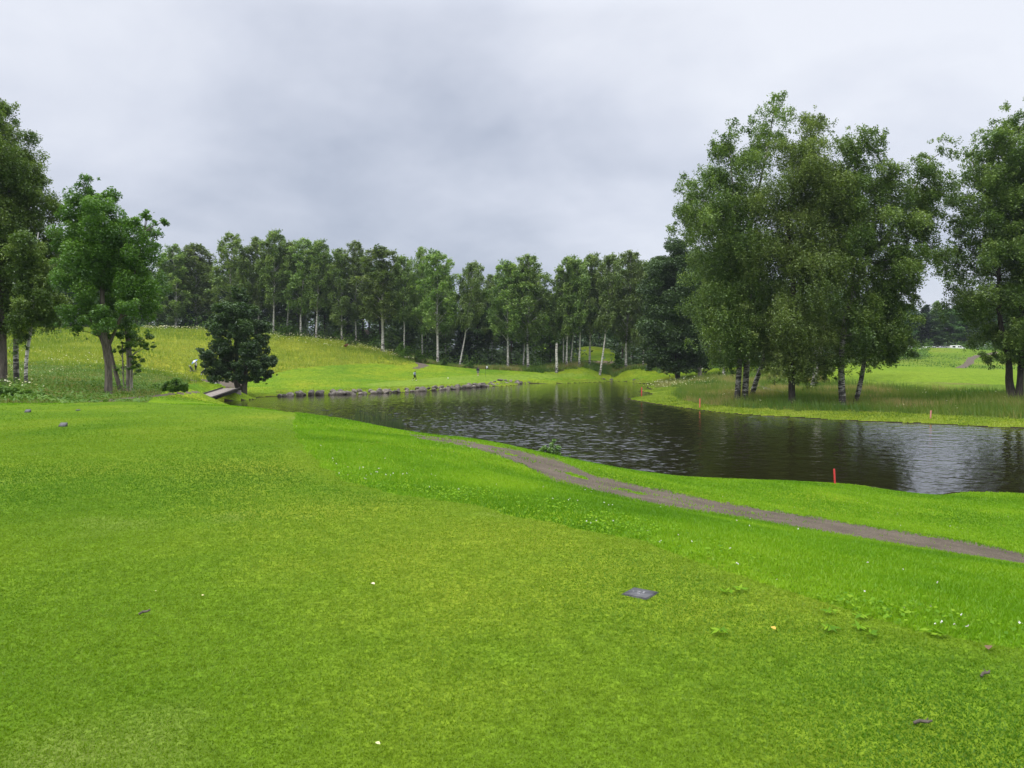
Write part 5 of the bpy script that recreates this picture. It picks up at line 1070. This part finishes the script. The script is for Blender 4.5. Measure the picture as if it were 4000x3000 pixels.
CAR = [(-2.1, .35), (-2.15, .85), (-1.75, 1.0), (-1.15, 1.42), (.15, 1.46), (1.0, .98), (1.9, .85), (2.1, .62), (2.05, .32)]
CW = [[(-1.45, .98), (-1.05, 1.34), (-.4, 1.37), (-.4, .98)], [(-.3, .98), (-.3, 1.37), (.15, 1.36), (.75, .98)]]
x, y, z = ground(3738, 259); vehicle('parked_van', 'white van with dark windows parked side on at the crest of the far slope', 'van', x, y, z, -.12, M['white'], VAN, 1.8, (-1.45, 1.4), .33, VW, 'vehicles in the far car park', rear=[(5, 6)])
x, y, z = ground(3698, 265); vehicle('parked_car', 'silver car half hidden behind the rear of the white van', 'car', x, y, z, 2.6, M['silver'], CAR, 1.75, (-1.35, 1.35), .31, CW, 'vehicles in the far car park', rear=[(4, 5), (2, 3)])
x, y, z = ground(3611, 262); vehicle('parked_car', 'white car beside the grass mound left of the white van', 'car', x, y, z, 1.9, M['white'], CAR, 1.75, (-1.35, 1.35), .31, CW, 'vehicles in the far car park', rear=[(4, 5), (2, 3)])
x, y, z = ground(3645, 270); vehicle('parked_car', 'white car showing only its roof over the middle of the grass mound', 'car', x, y, z, .1, M['white'], CAR, 1.75, (-1.35, 1.35), .31, CW, 'vehicles in the far car park', rear=[(4, 5), (2, 3)])
x, y, z = ground(3677, 270); vehicle('parked_car', 'pale car showing only its roof just left of the silver car', 'car', x, y, z, .2, M['silver'], CAR, 1.75, (-1.35, 1.35), .31, CW, 'vehicles in the far car park', rear=[(4, 5), (2, 3)])
x, y, z = ground(3543, 258)
o = empty('shed', (x, y, z), 'white walled shed partly hidden by dark trunks at the left end of the car park', 'shed'); mb = MB(); box(mb, (0, 0, 1.0), (2.0, 2.0, 2.4)); mb.build('wall', plain('white boards', (.7, .7, .72), .7, var=.12, scale=2), o)
mb = MB(); box(mb, (0, 0, 2.3), (2.3, 2.3, .12), rot=Matrix.Rotation(.08, 3, 'X')); mb.build('roof', M['slate'], o); mb = MB(); box(mb, (.5, -1.01, .85), (.7, .05, 1.9)); mb.build('door', M['bag_grey'], o)
for u, d, vt in ((3541, 250, 1310), (3556, 252, 1300)):
    x, y, z = ground(u, d); plant(pines[0], 'pine_tree', x, y, z, 13, 3, 20, 3.4, 'dark thin pine trunk standing in front of the white shed', 'pine', 'pines before the shed')

# ---------------------------------------------------------------- sky, sun
w = bpy.data.worlds.new('World'); bpy.context.scene.world = w; w.use_nodes = True; nt = w.node_tree; nt.nodes.clear()
SUN_EL = math.radians(46); SUN_AZ = math.radians(-125)        # azimuth from +Y towards +X
sd = Vector((math.sin(SUN_AZ) * math.cos(SUN_EL), math.cos(SUN_AZ) * math.cos(SUN_EL), math.sin(SUN_EL)))
out = nt.nodes.new('ShaderNodeOutputWorld'); bg = nt.nodes.new('ShaderNodeBackground'); tc = nt.nodes.new('ShaderNodeTexCoord')
sky = nt.nodes.new('ShaderNodeTexSky'); sky.sky_type = 'NISHITA'; sky.sun_disc = False; sky.sun_elevation = SUN_EL; sky.sun_rotation = SUN_AZ
sx = nt.nodes.new('ShaderNodeSeparateXYZ'); nt.links.new(tc.outputs['Generated'], sx.inputs[0])
zz = math_(nt, 'ADD', math_(nt, 'MAXIMUM', sx.outputs[2], 0.0), 0.42)
cv = nt.nodes.new('ShaderNodeCombineXYZ'); nt.links.new(math_(nt, 'DIVIDE', sx.outputs[0], zz), cv.inputs[0]); nt.links.new(math_(nt, 'DIVIDE', sx.outputs[1], zz), cv.inputs[1])
n1 = noise(nt, mapping(nt, cv.outputs[0], (1.1, 1.1, 1), (0, 0, .35), (1.7, .4, 0)), 1.0, 5, .5, .4)
n2 = noise(nt, mapping(nt, cv.outputs[0], (2.6, 3.0, 1), (0, 0, .5), (4.2, 9.1, 0)), 1.0, 5, .55, .2)
cl_ = math_(nt, 'ADD', math_(nt, 'MULTIPLY', n1, .68), math_(nt, 'MULTIPLY', n2, .34))
# thin bright cloud to the upper right and left, thick grey bank low over the wood
cl_ = math_(nt, 'ADD', cl_, math_(nt, 'MULTIPLY', math_(nt, 'ABSOLUTE', math_(nt, 'ADD', sx.outputs[0], .06)), .24))
cl_ = math_(nt, 'ADD', cl_, math_(nt, 'MULTIPLY', math_(nt, 'SUBTRACT', sx.outputs[2], .23), .7))
cloud = ramp(nt, cl_, [(.26, (.32, .37, .50)), (.42, (.51, .56, .68)), (.58, (.745, .785, .895)), (.74, (.94, .97, 1.05))])
zen = ramp(nt, sx.outputs[2], [(.40, (1, 1, 1)), (.75, (2.6, 2.55, 2.4))]); cloud = mix(nt, 1.0, cloud, zen, 'MULTIPLY')
skys = mix(nt, 1.0, sky.outputs[0], (.1, .1, .1), 'MULTIPLY')
nt.links.new(mix(nt, .88, skys, cloud), bg.inputs['Color']); bg.inputs['Strength'].default_value = 1.0; nt.links.new(bg.outputs[0], out.inputs[0])
sl = bpy.data.lights.new('sun', 'SUN'); so = link(bpy.data.objects.new('sun', sl)); sl.energy = 1.5; sl.angle = math.radians(12); sl.color = (1, .96, .88)
so.rotation_euler = (-sd).to_track_quat('-Z', 'Y').to_euler()

sc = bpy.context.scene; sc.view_settings.view_transform = 'Standard'; sc.view_settings.look = 'None'; sc.view_settings.exposure = 0; sc.view_settings.gamma = 1
sc.render.engine = 'CYCLES'; sc.cycles.max_bounces = 6; sc.cycles.diffuse_bounces = 3; sc.cycles.transmission_bounces = 3; sc.cycles.glossy_bounces = 3; sc.cycles.use_denoising = True

# the damp air over the course
hm, nt, out = mat('haze'); pv_ = N(nt, 'ShaderNodeVolumePrincipled'); pv_.inputs['Color'].default_value = (.80, .88, 1.0, 1); pv_.inputs['Density'].default_value = 0.00013; pv_.inputs['Anisotropy'].default_value = .2
nt.links.new(pv_.outputs[0], out.inputs['Volume']); mb = MB(); zlo = min(float(GZ.min()), -2) - 1; box(mb, (0, 290, (zlo + 48) / 2), (1300, 700, 48 - zlo)); tag(mb.build('haze', hm), kind='stuff')
